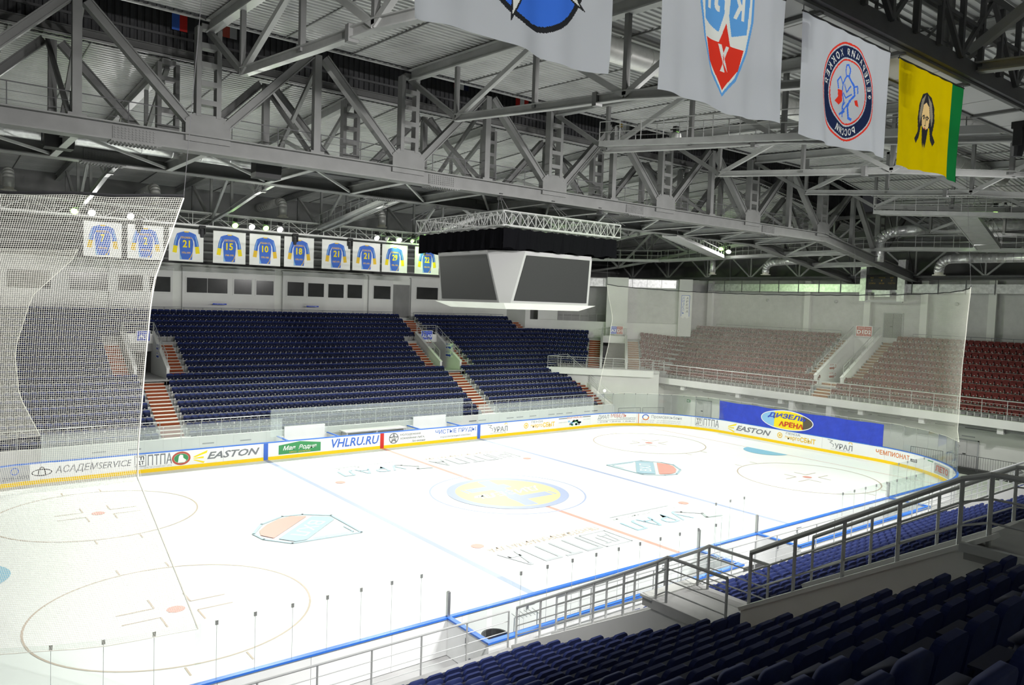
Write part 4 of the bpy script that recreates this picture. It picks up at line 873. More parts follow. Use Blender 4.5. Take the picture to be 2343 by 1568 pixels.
# ------------------------------------------------------------------ signs
def sign(p, ux, txts, cols, label, w=1.1, h=0.62, uy=(0, 0, 1)):
    P = Vector(p); ux = Vector(ux).normalized(); n = ux.cross(Vector(uy)); r = tag(empty('sector_sign', P), label, 'sign')
    q = lambda u, v, k: P * 0 + ux * u + Vector(uy) * v + n * k
    MB().hexa([q(-w / 2, 0, -0.03), q(w / 2, 0, -0.03), q(w / 2, 0, 0), q(-w / 2, 0, 0), q(-w / 2, h, -0.03), q(w / 2, h, -0.03), q(w / 2, h, 0), q(-w / 2, h, 0)]).build('plate', 'p_white', r)
    k = len(txts)
    for i, (t, c) in enumerate(zip(txts, cols)):
        a = -w / 2 + 0.04 + (w - 0.08) * i / k; b_ = -w / 2 + 0.04 + (w - 0.08) * (i + 1) / k
        F_ = plane_fn((0, 0, 0), ux, uy, 0.006); F2 = plane_fn((0, 0, 0), ux, uy, 0.012)
        decal('panel', rect2d(a + 0.01, 0.04, b_ - 0.01, h - 0.04), F_, c, r)
        decal('lettering', move2d(text2d(t, (b_ - a) * 0.8, h * 0.36, 0, 0.03), a + (b_ - a) * 0.1, h * 0.26), F2, 'p_white', r)
        decal('small_lettering', join2d(move2d(text2d('сектор', (b_ - a) * 0.6, h * 0.09), a + (b_ - a) * 0.2, h * 0.74), move2d(text2d('ряд 1 - 20', (b_ - a) * 0.6, h * 0.07), a + (b_ - a) * 0.2, h * 0.12)), F2, 'p_white', r)
    return r
sign((-13.2, 28.95, 7.1), (1, 0, 0), ['A2'], ['sign_blue'], 'blue A2 sector sign above the net-side entrance', 1.0, 0.85)
sign((12.2, 28.95, 7.15), (1, 0, 0), ['A2', 'A3'], ['sign_blue', 'sign_blue'], 'blue A2 A3 sector sign above the far entrance', 1.3, 0.9)
sign(COR(6.6, 40.1, 8.0), (Q2, -Q2, 0), ['A3', 'D1'], ['sign_blue', 'sign_red'], 'half blue half red A3 D1 sign above the corner entrance', 1.4, 0.9)
sign((40.4, 0.1, 9.05), (0, -1, 0), ['D1', 'D2'], ['sign_red', 'sign_red'], 'red D1 D2 sector sign above the end entrance', 1.5, 0.95)
def wall_arrow(P, ux, col, label, rows=2, s=1.0):
    P = Vector(P); r = tag(empty('direction_sign', P), label, 'sign')
    F1 = plane_fn((0, 0, 0), ux, (0, 0, 1), 0.005); F2 = plane_fn((0, 0, 0), ux, (0, 0, 1), 0.01)
    for i in range(rows):
        z = -i * 0.75 * s
        decal('plate', rect2d(0, z, 1.3 * s, z + 0.6 * s), F1, 'p_white', r)
        decal('arrow', poly2d((0.1 * s, z + 0.1 * s), (0.75 * s, z + 0.1 * s), (0.75 * s, z), (1.0 * s, z + 0.18 * s), (0.75 * s, z + 0.36 * s), (0.75 * s, z + 0.27 * s), (0.1 * s, z + 0.27 * s)), F2, col, r)
        decal('lettering', join2d(move2d(text2d('СЕКТОР', 0.7 * s, 0.14 * s, 0, 0.02), 0.08 * s, z + 0.42 * s), move2d(text2d('A' if col == 'sign_blue' else 'D', 0.2 * s, 0.3 * s, 0, 0.03), 1.05 * s, z + 0.2 * s)), F2, col, r)
wall_arrow((13.38, 27.4, 6.35), (0, -1, 0), 'sign_blue', 'blue arrow lettering on the wall of A2 A3 entrance')
wall_arrow((-12.52, 27.9, 6.5), (0, -1, 0), 'sign_blue', 'blue arrow lettering on the wall of A2 entrance', 2, 0.8)
wall_arrow((36.6, 1.14, 6.0), (1, 0, 0), 'sign_red', 'red arrow lettering on the wall of D1 D2 entrance')
o = MB((33.98, 14.6, 2.4)).box(33.96, 33.99, 14.1, 14.5, 1.7, 1.95).build('exit_sign', 'p_green', None, (33.98, 14.6, 2.4)); tag(o, 'small green arrow exit sign beside the left end door', 'sign')
decal('arrow', poly2d((0, 0.05), (0.2, 0.05), (0.2, 0), (0.32, 0.11), (0.2, 0.22), (0.2, 0.16), (0, 0.16)), plane_fn((-0.021, -0.14, -0.69), (0, -1, 0), (0, 0, 1), 0.004), 'p_white', o)
# vertical pennant on the corner pillar
pn = tag(empty('pennant', COR(13.9, rk(14) - 0.14, 9.9)), 'narrow white vertical pennant with two columns of blue letters', 'banner'); pn.rotation_euler.z = -PI / 4
MB().prism([(-0.45, 0, 0.25), (-0.22, 0, 0.05), (0, 0, 0.25), (0.22, 0, 0.05), (0.45, 0, 0.25), (0.45, 0, 2.6), (-0.45, 0, 2.6)], (0, 0.02, 0)).build('cloth', 'paper_white', pn)
PF = plane_fn((0, -0.002, 0), (1, 0, 0), (0, 0, 1), 0.004)
decal('lettering', join2d(*[move2d(text2d(c, 0.22, 0.26, 0.1), -0.33, 2.15 - 0.32 * i) for i, c in enumerate('ДИЗЕЛЬ')]), PF, 'p_blue', pn)
decal('lettering', join2d(*[move2d(text2d(c, 0.22, 0.26, 0.1), 0.08, 2.15 - 0.36 * i) for i, c in enumerate('АРЕНА')]), PF, 'p_navy', pn)
decal('border', stroke2d([(-0.42, 0.3), (-0.42, 2.56), (0.42, 2.56), (0.42, 0.3)], 0.05), PF, 'p_blue', pn)
# one bare lamp on the end of the far stand
bl = tag(empty('bulb_lamp', (26.4, 18.6, 2.2)), 'small glowing round lamp at the right end of far stand', 'lamp')
o = MB(); 
for i in range(6):
    a0, a1 = PI * i / 6, PI * (i + 1) / 6
    o.add([(0.13 * math.sin(a) * math.cos(2 * PI * t / 12), 0.13 * math.sin(a) * math.sin(2 * PI * t / 12), 0.5 - 0.13 * math.cos(a)) for a in (a0, a1) for t in range(12)], [(t, (t + 1) % 12, 12 + (t + 1) % 12, 12 + t) for t in range(12)])
smooth(o.build('globe', 'bulb', bl)); MB().tube((0, 0, -1.2), (0, 0, 0.38), 0.03).build('stem', 'rail_metal', bl)

# ------------------------------------------------------------------ roof deck: corrugated panels, dark monitor over the middle
ROOF = lambda y, x=0: 21.62 - 0.047 * (abs(y) - 3) - max(0, x - 27) * 0.13
ceil = tag(empty('ceiling', (0, 0, 21)), None, None, kind='structure')
def deck_panel(x0, x1, sgn, drop=0.0):
    b = MB(); n = 108; pts = []
    for i in range(n):
        y = 3.0 + 34 * i / n; st = 34 / n
        for f, d in ((0, 0), (0.4, 0), (0.5, 0.06), (0.9, 0.06)): pts.append((y + f * st, d))
    vs = []
    for x in (x0, x1):
        for y, d in pts: vs.append((x, sgn * y, ROOF(y, x) + d - drop))
    m = len(pts); fs = [(i, i + 1, m + i + 1, m + i) for i in range(m - 1)]
    b.add(vs, fs); return b
pm = {}
for sgn in (-1, 1):
    for i in range(31):
        x0 = -45 + 3 * i
        if x0 >= 27: o = deck_panel(x0, x0 + 3.06, sgn, 0.03 * (i % 2)).build('roof_panel', 'deck', ceil, (0, 0, -21)); continue
        if (sgn, i % 2) not in pm: pm[(sgn, i % 2)] = deck_panel(0, 3.06, sgn, 0.03 * (i % 2)).mesh('roof_panel', 'deck')
        o = link('roof_panel', pm[(sgn, i % 2)], ceil); o.location = (x0, 0, -21)
for sgn in (-1, 1):     # purlins under each second joint
    b = MB()
    for i in range(30):
        x = -45 + 3 * i
        o = MB().bar((x + 3, sgn * 3, ROOF(3, x + 3) - 0.04), (x + 3, sgn * 36.5, ROOF(36.5, x + 3) - 0.04), 0.05, 0.05).build('purlin', 'steel', ceil, (0, 0, -21))
    b = MB(); n = 300; vs = []      # trapezoid cladding of the monitor walls
    for i in range(n):
        for f, d in ((0, 0), (0.45, 0), (0.55, 0.08), (0.9, 0.08)): vs.append((-45 + 0.3 * (i + f), sgn * (3.25 + d), 0))
    m = len(vs); vs = [(x, y, ROOF(3, x) - 0.1) for x, y, z in vs] + [(x, y, 25.2) for x, y, z in vs]
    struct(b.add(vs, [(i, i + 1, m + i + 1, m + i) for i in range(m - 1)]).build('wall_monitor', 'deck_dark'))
    struct(MB().box(-45, 27, sgn * 3.02 - 0.05, sgn * 3.02 + 0.05, 21.52, 21.62).build('trim_roof_edge', 'steel_light'))
    for z in (22.5, 23.6): struct(MB().box(-45, 45, sgn * 3.18 - 0.04, sgn * 3.18 + 0.04, z, z + 0.1).build('trim_monitor_girt', 'steel_dark'))
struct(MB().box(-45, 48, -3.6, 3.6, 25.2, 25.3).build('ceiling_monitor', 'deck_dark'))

# ------------------------------------------------------------------ main roof trusses along the hall
CT = lambda x: 17.06 if x <= 27 else 17.06 - 0.150 * (x - 27)         # top of the bottom chord
NODES = [-36, -27, -18, -9, 0, 9, 18, 27, 36]
def main_truss(y, label):
    r = tag(empty('roof_truss', (0, y, CT(0))), label, 'truss'); f = Vector((0, y, CT(0)))
    ch = MB(f)
    for a, c in ((-46, 27), (27, 45)): ch.ibeam((a, y, CT(a) - 0.33), (c, y, CT(c) - 0.33), 0.66, 0.72, 0.05, 0.12)
    chord = ch.build('bottom_chord', 'steel', r)
    for xs in (-34, -20.6, -7.1, 6.4, 20):
        b = MB(f); z = CT(xs)
        b.box(xs - 0.75, xs + 0.75, y - 0.10, y + 0.10, z - 0.58, z - 0.10); b.box(xs - 0.85, xs + 0.85, y - 0.38, y + 0.38, z - 0.70, z - 0.66)
        b.build('splice_plate', 'steel', chord); b = MB(f)
        for i in range(12):
            for j in range(5):
                for s in (-1, 1): b.box(xs - 0.70 + 0.12 * i, xs - 0.64 + 0.12 * i, y + s * 0.10 - 0.03, y + s * 0.10 + 0.03, z - 0.54 + 0.09 * j, z - 0.49 + 0.09 * j)
            for j in (-0.33, -0.15, 0.15, 0.33): b.box(xs - 0.76 + 0.13 * i, xs - 0.70 + 0.13 * i, y + j - 0.03, y + j + 0.03, z - 0.74, z - 0.70)
        b.build('bolts', 'steel', chord)['kind'] = 'stuff'
    tc = MB(f)
    for a, c in ((-46, 27), (27, 45)): tc.ibeam((a, y + (0.25 if y > 0 else -0.25), ROOF(3, a) + 0.24), (c, y + (0.25 if y > 0 else -0.25), ROOF(3, c) + 0.24), 0.34, 0.3, 0.04, 0.06)
    tc.build('top_chord', 'steel', r)
    for x in NODES:
        zt = ROOF(3, x) - 0.4; zb = CT(x) - 0.05
        g = MB(f); pr = [(x - 0.85, zb - 0.2), (x + 0.85, zb - 0.2), (x + 0.85, zb + 0.62), (x + 0.55, zb + 0.88), (x - 0.55, zb + 0.88), (x - 0.85, zb + 0.62)]
        g.prism([(px, y - 0.17, pz) for px, pz in pr], (0, 0.34, 0)); g.build('gusset', 'steel', r)
        for s in (-1, 1): MB(f).box(x + s * 0.38 - 0.09, x + s * 0.38 + 0.09, y - 0.2, y + 0.2, zb + 0.8, zt).build('column_leg', 'steel', r)
        n = int((zt - zb - 1.2) / 0.72)
        for i in range(n + 1): MB(f).box(x - 0.30, x + 0.30, y - 0.21, y + 0.21, zb + 1.25 + i * 0.72, zb + 1.45 + i * 0.72).build('batten', 'steel', r)
        for s in (-1, 1):
            xm = x + s * 4.2; a = (x + s * 0.7, y, zb + 0.55); c = (xm, y, ROOF(3, xm) - 0.45)
            MB(f).ibeam(a, c, 0.34, 0.36, 0.05, 0.2).build('diagonal', 'steel', r)
    for x in [n + 4.5 for n in NODES[:-1]]:
        b = MB(f).box(x - 0.15, x + 0.15, y - 0.15, y + 0.15, CT(x), ROOF(3, x) - 0.4); b.box(x - 0.3, x + 0.3, y - 0.22, y + 0.22, CT(x), CT(x) + 0.12); b.build('post', 'steel', r)
    return r
main_truss(-3, 'nearer deep grey steel roof truss running the length of hall'); main_truss(3, 'farther deep grey steel roof truss running the length of hall')
# ties and bracing between the two trusses
for i in range(17):
    x = -36 + 4.5 * i; z = CT(x) - 0.45; zt = ROOF(3, x) - 0.5; w = 'at a column' if i % 2 == 0 else 'at a middle post'
    o = MB((x, -3, z)).ibeam((x, -2.9, z), (x, 2.9, z), 0.42, 0.26, 0.035, 0.03).build('cross_tie', 'steel_light', None, (x, -3, z)); tag(o, 'grey steel tie between the two roof trusses, %s from the left' % ordw(i), 'beam', 'ties between the roof trusses')
    if i % 2:
        r = tag(empty('cross_brace', (x, 0, CT(x))), 'steel X brace between the roof trusses, %s from the left' % ordw(i // 2), 'brace', 'X braces between the roof trusses'); f = Vector((x, 0, CT(x)))
        MB(f).bar((x - 0.2, -2.8, CT(x) + 0.1), (x - 0.2, 2.8, zt), 0.16, 0.16).build('brace_bar', 'steel', r); MB(f).bar((x + 0.2, 2.8, CT(x) + 0.1), (x + 0.2, -2.8, zt), 0.16, 0.16).build('brace_bar', 'steel', r)
    if i < 16:
        x2 = x + 4.5; o = MB((x, 0, z)).bar((x, -2.8, z - 0.1), (x2, 2.8, CT(x2) - 0.55), 0.10, 0.10).build('bracing_rod', 'steel_light', None, (x, 0, z)); tag(o, 'thin diagonal steel rod between the lower chords, %s from the left' % ordw(i), 'brace', 'lower chord rods')
for y, s in ((-2.6, 'nearer'), (2.6, 'farther')):
    handrail('handrail', [(-36, y, 17.06), (27, y, 17.06)], 'dark walkway rail along the %s roof truss' % s, 0.95, 2, 1.9, 0.02, 'steel_dark', top=0.022)
o = MB((-36, 0, 16.9)).box(-36, 27, 1.2, 2.4, 17.0, 17.06).build('walkway_deck', 'steel_dark', None, (-36, 0, 16.9)); tag(o, 'narrow dark walkway between the two roof trusses', 'walkway')

# ------------------------------------------------------------------ cross trusses on both sides
LC = [(7.0, 18.72), (13.5, 18.08), (16.8, 17.80), (22.0, 17.02), (26.6, 16.45), (33.0, 15.9)]
def lcz(y):
    for (a, za), (c, zc) in zip(LC[:-1], LC[1:]):
        if y <= c: return za + (zc - za) * (y - a) / (c - a)
    return LC[-1][1]
def cross_truss(x, s, label):
    dz = -max(0, x - 27) * 0.11; r = tag(empty('cross_truss', (x, s * 3, 21)), label, 'truss'); f = Vector((x, s * 3, 21)); P = lambda y, z: (x, s * y, z + dz)
    MB(f).ibeam(P(3.2, ROOF(3) - 0.35), P(36.5, ROOF(36.5) - 0.35), 0.5, 0.34, 0.05, 0.05).build('top_chord', 'steel_light', r)
    b = MB(f)
    for (a, za), (c, zc) in zip(LC[:-1], LC[1:]): b.ibeam(P(a, za), P(c, zc), 0.30 if a < 20 else 0.22, 0.24, 0.035, 0.04)
    b.build('bottom_chord', 'steel_light', r); T_ = lambda y: ROOF(y) - 0.6
    MB(f).bar(P(3.1, 21.1), P(7.0, 18.72), 0.2, 0.2).build('strut', 'steel', r)
    for y in (7.0, 12.2, 16.8, 21.8, 26.6, 31.5): MB(f).bar(P(y, lcz(y)), P(y, T_(y)), 0.17, 0.17).build('vertical', 'steel', r)
    for a, c in ((7.0, 12.2), (16.8, 12.2), (16.8, 21.8), (26.6, 21.8), (26.6, 31.5)): MB(f).bar(P(a, lcz(a)), P(c, T_(c)), 0.17, 0.2).build('diagonal', 'steel_light', r)
    MB(f).box(x - 0.15, x + 0.15, min(s * 15.4, s * 15.6), max(s * 15.4, s * 15.6), lcz(15.5) - 0.24 + dz, lcz(15.5) + 0.22 + dz).build('splice_plate', 'steel', r)
CX = [-27, -18, -9, 0, 9, 18, 27, 36]
for i, x in enumerate(CX):
    cross_truss(x, -1, 'near side cross truss, %s from the left' % ordw(i)); cross_truss(x, 1, 'far side cross truss, %s from the left' % ordw(i))
# end gable truss with V webs over the end wall, along the hall width
def gable(x, z0, z1, label, ya=-34, yb=34, sp=5.6):
    r = tag(empty('gable_truss', (x, 0, z0)), label, 'truss'); f = Vector((x, 0, z0))
    MB(f).bar((x, ya, z1), (x, yb, z1), 0.25, 0.3).build('top_chord', 'steel', r); MB(f).bar((x, ya, z0), (x, yb, z0), 0.18, 0.2).build('bottom_chord', 'steel_dark', r)
    n = int((yb - ya) / sp)
    for i in range(n):
        y = ya + sp * (i + 0.5)
        for d in (-sp / 2, sp / 2): MB(f).bar((x, y, z0), (x, y + d, z1), 0.14, 0.14).build('diagonal', 'steel_light', r)
        MB(f).bar((x, y, z0), (x, y, z1), 0.12, 0.12).build('vertical', 'steel_light', r); MB(f).bar((x, y + 0.1, z0), (x + 0.3, y + 0.9, z1), 0.1, 0.1).build('vertical', 'steel', r)
gable(42.4, 14.5, 17.0, 'end truss with V webs above the foil duct'); gable(38.5, 17.4, 19.6, 'shallower end truss with V webs under the sloping roof')

# ------------------------------------------------------------------ lighting galleries, lamps and their light
def gallery(y, s, x0, x1, z0, z1, label, soffit=False):
    r = tag(empty('lighting_gallery', (x0, y, z0)), label, 'gallery'); f = Vector((x0, y, z0)); n = round((x1 - x0) / 1.5); M_ = 'steel' if soffit else 'gallery_lamplit'
    for yy in (y - 0.55, y + 0.55):
        MB(f).bar((x0, yy, z0), (x1, yy, z0), 0.10, 0.14).build('lower_rail', M_, r); MB(f).bar((x0, yy, z1), (x1, yy, z1), 0.08, 0.10).build('upper_rail', M_, r)
        MB(f).bar((x0, yy, (z0 + z1) / 2), (x1, yy, (z0 + z1) / 2), 0.03, 0.04).build('middle_rail', M_, r)
        for i in range(n + 1):
            xa = x0 + (x1 - x0) * i / n; MB(f).bar((xa, yy, z0), (xa, yy, z1), 0.05, 0.05).build('vertical', M_, r)
            if i < n: xb = x0 + (x1 - x0) * (i + 1) / n; MB(f).bar((xa, yy, z0 if i % 2 else z1), (xb, yy, z1 if i % 2 else z0), 0.045, 0.045).build('diagonal', M_, r)
    for i in range(n):
        xa = x0 + (x1 - x0) * i / n; xb = x0 + (x1 - x0) * (i + 1) / n
        MB(f).box(xa + 0.02, xb - 0.02, y - 0.5, y + 0.5, z0 - 0.03, z0).build('floor_plate', 'wall_white' if soffit else M_, r)
    return r
gallery(26.6, 1, -36, 30, 16.05, 17.05, 'light grey lattice lighting gallery along the far side above jersey banners')
gallery(-26.55, -1, -34, 24, 16.15, 17.25, 'lattice lighting gallery over the near stand carrying the flags', True)
b = MB((-34, -27.15, 16.3)); b.bar((-34, -27.2, 16.30), (24, -27.2, 16.30), 0.12, 0.34); tag(b.build('gallery_beam', 'steel_dark', None, (-34, -27.15, 16.3)), 'dark edge beam of the near lighting gallery', 'beam')
for i in range(20):
    x = -33 + 3 * i; o = MB((x, -26.5, 16.05)).box(x - 0.06, x + 0.06, -27.1, -26.0, 16.05, 16.12).build('soffit_rib', 'steel', None, (x, -26.5, 16.05)); tag(o, 'flat rib under the near gallery soffit, %s from the left' % ordw(i), 'rib', 'soffit ribs')
gt = tag(empty('gallery_truss', (-34, -27.25, 16.4)), 'dark heavy lattice truss on the edge of near gallery', 'truss'); f = Vector((-34, -27.25, 16.4))
MB(f).bar((-34, -27.3, 17.95), (24, -27.3, 17.95), 0.12, 0.16).build('upper_chord', 'steel_dark', gt); MB(f).bar((-34, -27.3, 17.2), (24, -27.3, 17.2), 0.06, 0.08).build('middle_chord', 'steel_dark', gt)
for i in range(58):
    x = -34 + i; MB(f).bar((x, -27.3, 16.4), (x, -27.3, 17.95), 0.10, 0.10).build('vertical', 'steel_dark', gt)
    if i % 3 == 0: MB(f).bar((x, -27.3, 16.4), (x + 1.5, -27.3, 17.95), 0.09, 0.09).build('diagonal', 'steel_dark', gt); MB(f).bar((x + 3, -27.3, 16.4), (x + 1.5, -27.3, 17.95), 0.09, 0.09).build('diagonal', 'steel_dark', gt)
# end gallery and its corner link
def catwalk(a, c, label, w=1.1, n=6, m='steel_light'):
    A = Vector(a); B = Vector(c); d = (B - A).normalized(); side = Vector((-d.y, d.x, 0)).normalized() * w / 2; r = tag(empty('catwalk', A), label, 'catwalk'); up = Vector((0, 0, 1))
    k = max(2, round((B - A).length / 1.4))
    for s in (-1, 1):
        MB(A).bar(A + side * s, B + side * s, 0.08, 0.26).build('edge_beam', m, r)
        MB(A).tube(A + side * s + up * 1.05, B + side * s + up * 1.05, 0.025).build('top_rail', m, r); MB(A).tube(A + side * s + up * 0.55, B + side * s + up * 0.55, 0.018).build('rail', m, r)
        for i in range(k + 1): p = A.lerp(B, i / k) + side * s; MB(A).tube(p, p + up * 1.05, 0.022).build('post', m, r)
    for i in range(k):
        p = A.lerp(B, (i + 0.02) / k); q = A.lerp(B, (i + 0.98) / k); MB(A).hexa([p - side - up * 0.1, q - side - up * 0.1, q + side - up * 0.1, p + side - up * 0.1, p - side - up * 0.06, q - side - up * 0.06, q + side - up * 0.06, p + side - up * 0.06]).build('floor_plate', m, r)
    return r
catwalk((0, -7.0, 18.95), (0, -26.0, 16.75), 'white catwalk along the middle near cross truss'); catwalk((0, 13.0, 18.3), (0, 27.0, 16.55), 'white catwalk sloping down to the far gallery')
catwalk((30, 26.6, 16.0), (35.5, 20.0, 16.0), 'short corner catwalk at the far right'); catwalk((35.5, 20.0, 16.0), (35.5, -5.0, 16.4), 'catwalk across the right end of the hall')
catwalk((17.0, 3.2, 16.4), (35.2, 12.2, 16.15), 'sloping catwalk from the roof trusses to the end catwalk'); catwalk((35.5, -5.0, 16.4), (35.5, -26, 15.4), 'catwalk at the right end over the red stand')
catwalk((27.0, -7.2, 18.3), (27.0, -26, 16.6), 'catwalk along the seventh near cross truss'); catwalk((27.3, -12.6, 18.05), (35.2, -11.6, 16.15), 'stepped catwalk ramp with wide floor panels at the right', 1.5)

def aim_light(p, target, green, e, size=2.0):
    L = bpy.data.lights.new('floodlight', 'SPOT'); L.energy = e; L.spot_size = size; L.spot_blend = 0.75; L.shadow_soft_size = 0.15
    L.color = (0.55, 1.0, 0.30) if green else (1.0, 0.985, 0.96)
    o = bpy.data.objects.new('floodlight', L); C.objects.link(o); d = Vector(target) - Vector(p); o.rotation_euler = d.to_track_quat('-Z', 'Y').to_euler(); return o
def flood(p, target, green, label, e=None, arm=0.35):
    P = Vector(p); r = tag(empty('floodlight_lamp', P), label, 'lamp'); d = (Vector(target) - P).normalized(); q = d.to_track_quat('-Z', 'Y')
    n = 14; b = MB(); ring = [(0.08, 0.30), (0.17, 0.24), (0.23, 0.10), (0.24, 0.0)]
    for (ra, za), (rb, zb) in zip(ring[:-1], ring[1:]): b.add([q @ Vector((ra * math.cos(2 * PI * i / n), ra * math.sin(2 * PI * i / n), za)) for i in range(n)] + [q @ Vector((rb * math.cos(2 * PI * i / n), rb * math.sin(2 * PI * i / n), zb)) for i in range(n)], [(i, (i + 1) % n, n + (i + 1) % n, n + i) for i in range(n)])
    smooth(b.build('reflector', 'wall_white', r))
    b = MB(); b.add([q @ Vector((0.22 * math.cos(2 * PI * i / n), 0.22 * math.sin(2 * PI * i / n), 0.02)) for i in range(n)] + [q @ Vector((0, 0, -0.05))], [(i, (i + 1) % n, n) for i in range(n)]); b.build('lens', 'lamp_green' if green else 'lamp_white', r)
    MB().box(-0.14, 0.14, -0.1, 0.1, 0.30, 0.55).build('ballast_box', 'black', r); MB().tube((0, 0, 0.45), (0, arm, 0.45), 0.03).build('hanger', 'black', r)
    L = aim_light(P, target, green, (e or LAMP_W) * (0.22 if green else 1.0)); L.parent = r; L.location = d * 0.12
random.seed(11)
FL = [(-18.35, 1, 'net side'), (-17.27, 0, 'net side'), (-14.81, 0, 'net side'), (-7.42, 1, 'left middle'), (-6.12, 0, 'left middle'), (-5.0, 1, 'left middle'), (-3.85, 0, 'left middle'), (4.83, 0, 'scoreboard side'), (5.95, 1, 'scoreboard side'), (7.06, 0, 'scoreboard side'), (8.51, 1, 'scoreboard side'), (17.5, 0, 'right end'), (19.0, 0, 'right end')]
cnt = {}
for x, gcol, grp in FL:
    i = cnt.get(grp, 0); cnt[grp] = i + 1
    tg = (x * 1.05 + 1, 1.5, 0)
    if gcol and x > 5: tg = (31, 13, 1)
    if gcol and x < -18: tg = (-27, 3, 0)
    flood((x, 25.75, 16.25), tg, gcol, '%s floodlight on far gallery, %s group, %s from left' % ('green glowing' if gcol else 'white glowing', grp, ordw(i)))
for i, x in enumerate((-21, -19.5, -8.5, -7.2, -5.9, 4.0, 5.3, 6.6, 17.0, 18.5)):  # unseen lamps, added to light the ice from the near side
    flood((x, -25.6, 16.45), (x * 1.05, -1.5, 0), 0, 'unseen white floodlight added on the near gallery, %s from left' % ordw(i), arm=-0.45)
flood((34.4, 11.6, 16.9), (22, 4, 0), 1, 'green glowing floodlight on the end catwalk left'); flood((34.4, 10.7, 16.6), (20, 3, 0), 0, 'white glowing floodlight on the end catwalk left')
flood((34.6, -10.5, 17.0), (22, -5, 0), 1, 'green glowing floodlight on the end catwalk right'); flood((34.6, -11.2, 16.8), (20, -4, 0), 0, 'white glowing floodlight on the end catwalk right')
flood((0.9, -10.6, 18.9), (2, -4, 0), 1, 'green glowing floodlight on the near catwalk'); flood((-0.9, 13.8, 18.6), (0, 4, 0), 1, 'green glowing floodlight on the far sloping catwalk')
flood((27.8, -14.5, 17.9), (20, -6, 0), 1, 'green glowing floodlight near the right edge')
# moving-head stage lamps
def head(p, label):
    P = Vector(p); r = tag(empty('stage_lamp', P), label, 'stage lamp')
    MB().box(-0.22, 0.22, -0.16, 0.16, -0.15, 0.05).build('base', 'black', r); MB().box(-0.24, -0.17, -0.1, 0.1, -0.6, -0.1).build('yoke_arm', 'black', r); MB().box(0.17, 0.24, -0.1, 0.1, -0.6, -0.1).build('yoke_arm', 'black', r)
    MB().tube((0, 0, -0.22), (0, 0.03, -0.5), 0.14, 10, 0.17).tube((0, 0.03, -0.5), (0, 0.06, -0.85), 0.17, 10, 0.12).build('head', 'p_dark', r)
for p, l in (((-9.81, 26.0, 16.0), 'right of the third jersey banner'), ((-2.49, 26.0, 16.0), 'over the sixth jersey banner'), ((2.39, 26.0, 16.0), 'between the seventh and eighth jersey banners'), ((9.88, 26.0, 16.0), 'over the last jersey banner'), ((-14.2, 26.0, 16.0), 'over the second jersey banner')): head(p, 'black moving stage lamp on far gallery ' + l)
head((-15.35, -26.2, 16.05), 'black moving stage lamp beside the blue and red flag'); head((-4.4, -26.6, 16.1), 'black moving stage lamp right of the yellow flag')
head((-11.6, -26.2, 16.0), 'black moving stage lamp behind the round-logo flag')
# loudspeakers hung between the trusses
def speaker(p, label, w=1.1, h=0.75, d=0.7):
    r = tag(empty('loudspeaker', p), label, 'loudspeaker'); MB().hexa([(-w / 2, -d / 2, -h), (w / 2, -d / 2, -h), (w / 2 * 0.95, d / 2, -h), (-w / 2 * 0.95, d / 2, -h), (-w / 2, -d / 2 - 0.12, 0), (w / 2, -d / 2 - 0.12, 0), (w / 2 * 0.95, d / 2, 0), (-w / 2 * 0.95, d / 2, 0)]).build('cabinet', 'black', r)
    MB().tube((-w / 2 - 0.05, 0, -0.5), (-w / 2 - 0.05, 0, 0.15), 0.03).tube((w / 2 + 0.05, 0, -0.5), (w / 2 + 0.05, 0, 0.15), 0.03).build('bracket', 'steel_dark', r)
speaker((-14.55, 0, 17.0), 'black loudspeaker box between the trusses at left', 1.15, 0.8); speaker((14.3, 0, 16.95), 'black loudspeaker box between the trusses at right', 1.3, 0.6); speaker((-22.6, 0.5, 17.0), 'black loudspeaker box between the trusses at far left', 1.0, 0.6)

# ------------------------------------------------------------------ air ducts
def duct_path(name, pts, r, label, rings=0.5, m='duct', nozzle=True):
    root = tag(empty(name, pts[0]), label, 'duct'); f = Vector(pts[0]); b = MB(f); P = [Vector(p) for p in pts]
    smooth(b.path(pts, r, 16).build('pipe', m, root))
    for a, c in zip(P[:-1], P[1:]):
        n = max(1, int((c - a).length / rings)); dd = (c - a).normalized()
        for i in range(1, n): q = a.lerp(c, i / n); MB(f).tube(q - dd * 0.02, q + dd * 0.02, r * 1.03, 16).build('seam_ring', m, root)
    if nozzle:
        e = P[-1]; MB(f).tube(e, e - Vector((0, 0, 0.18)), r * 0.9, 16, r * 0.95).tube(e - Vector((0, 0, 0.16)), e - Vector((0, 0, 0.22)), r * 1.35, 18).build('nozzle', 'nozzle', root)
def elbow(a, corner, c, n=5):
    a, k, c = Vector(a), Vector(corner), Vector(c); return [tuple(a * (1 - t) ** 2 + k * 2 * t * (1 - t) + c * t * t) for t in [i / n for i in range(n + 1)]]
for i, x in enumerate((-21.8, -12.3, -2.2, 7.3, 16.8)):
    duct_path('air_duct', [(x + 0.1, 35.5, 18.9)] + elbow((x, 30.4, 19.0), (x, 29.6, 19.1), (x, 29.5, 18.5)) + [(x, 29.5, 17.85)], 0.36, 'silver round air duct with downward nozzle on far side, %s from left' % ordw(i))
duct_path('air_duct', [(40.0, -16, 18.3), (36.4, -6.5, 18.0)] + elbow((36.0, -4.6, 17.9), (35.6, -3.4, 17.8), (35.6, -3.2, 17.0)) + [(35.6, -3.2, 15.4)], 0.42, 'large foil air duct bending down near the right end of trusses', 0.5, 'foil', False)
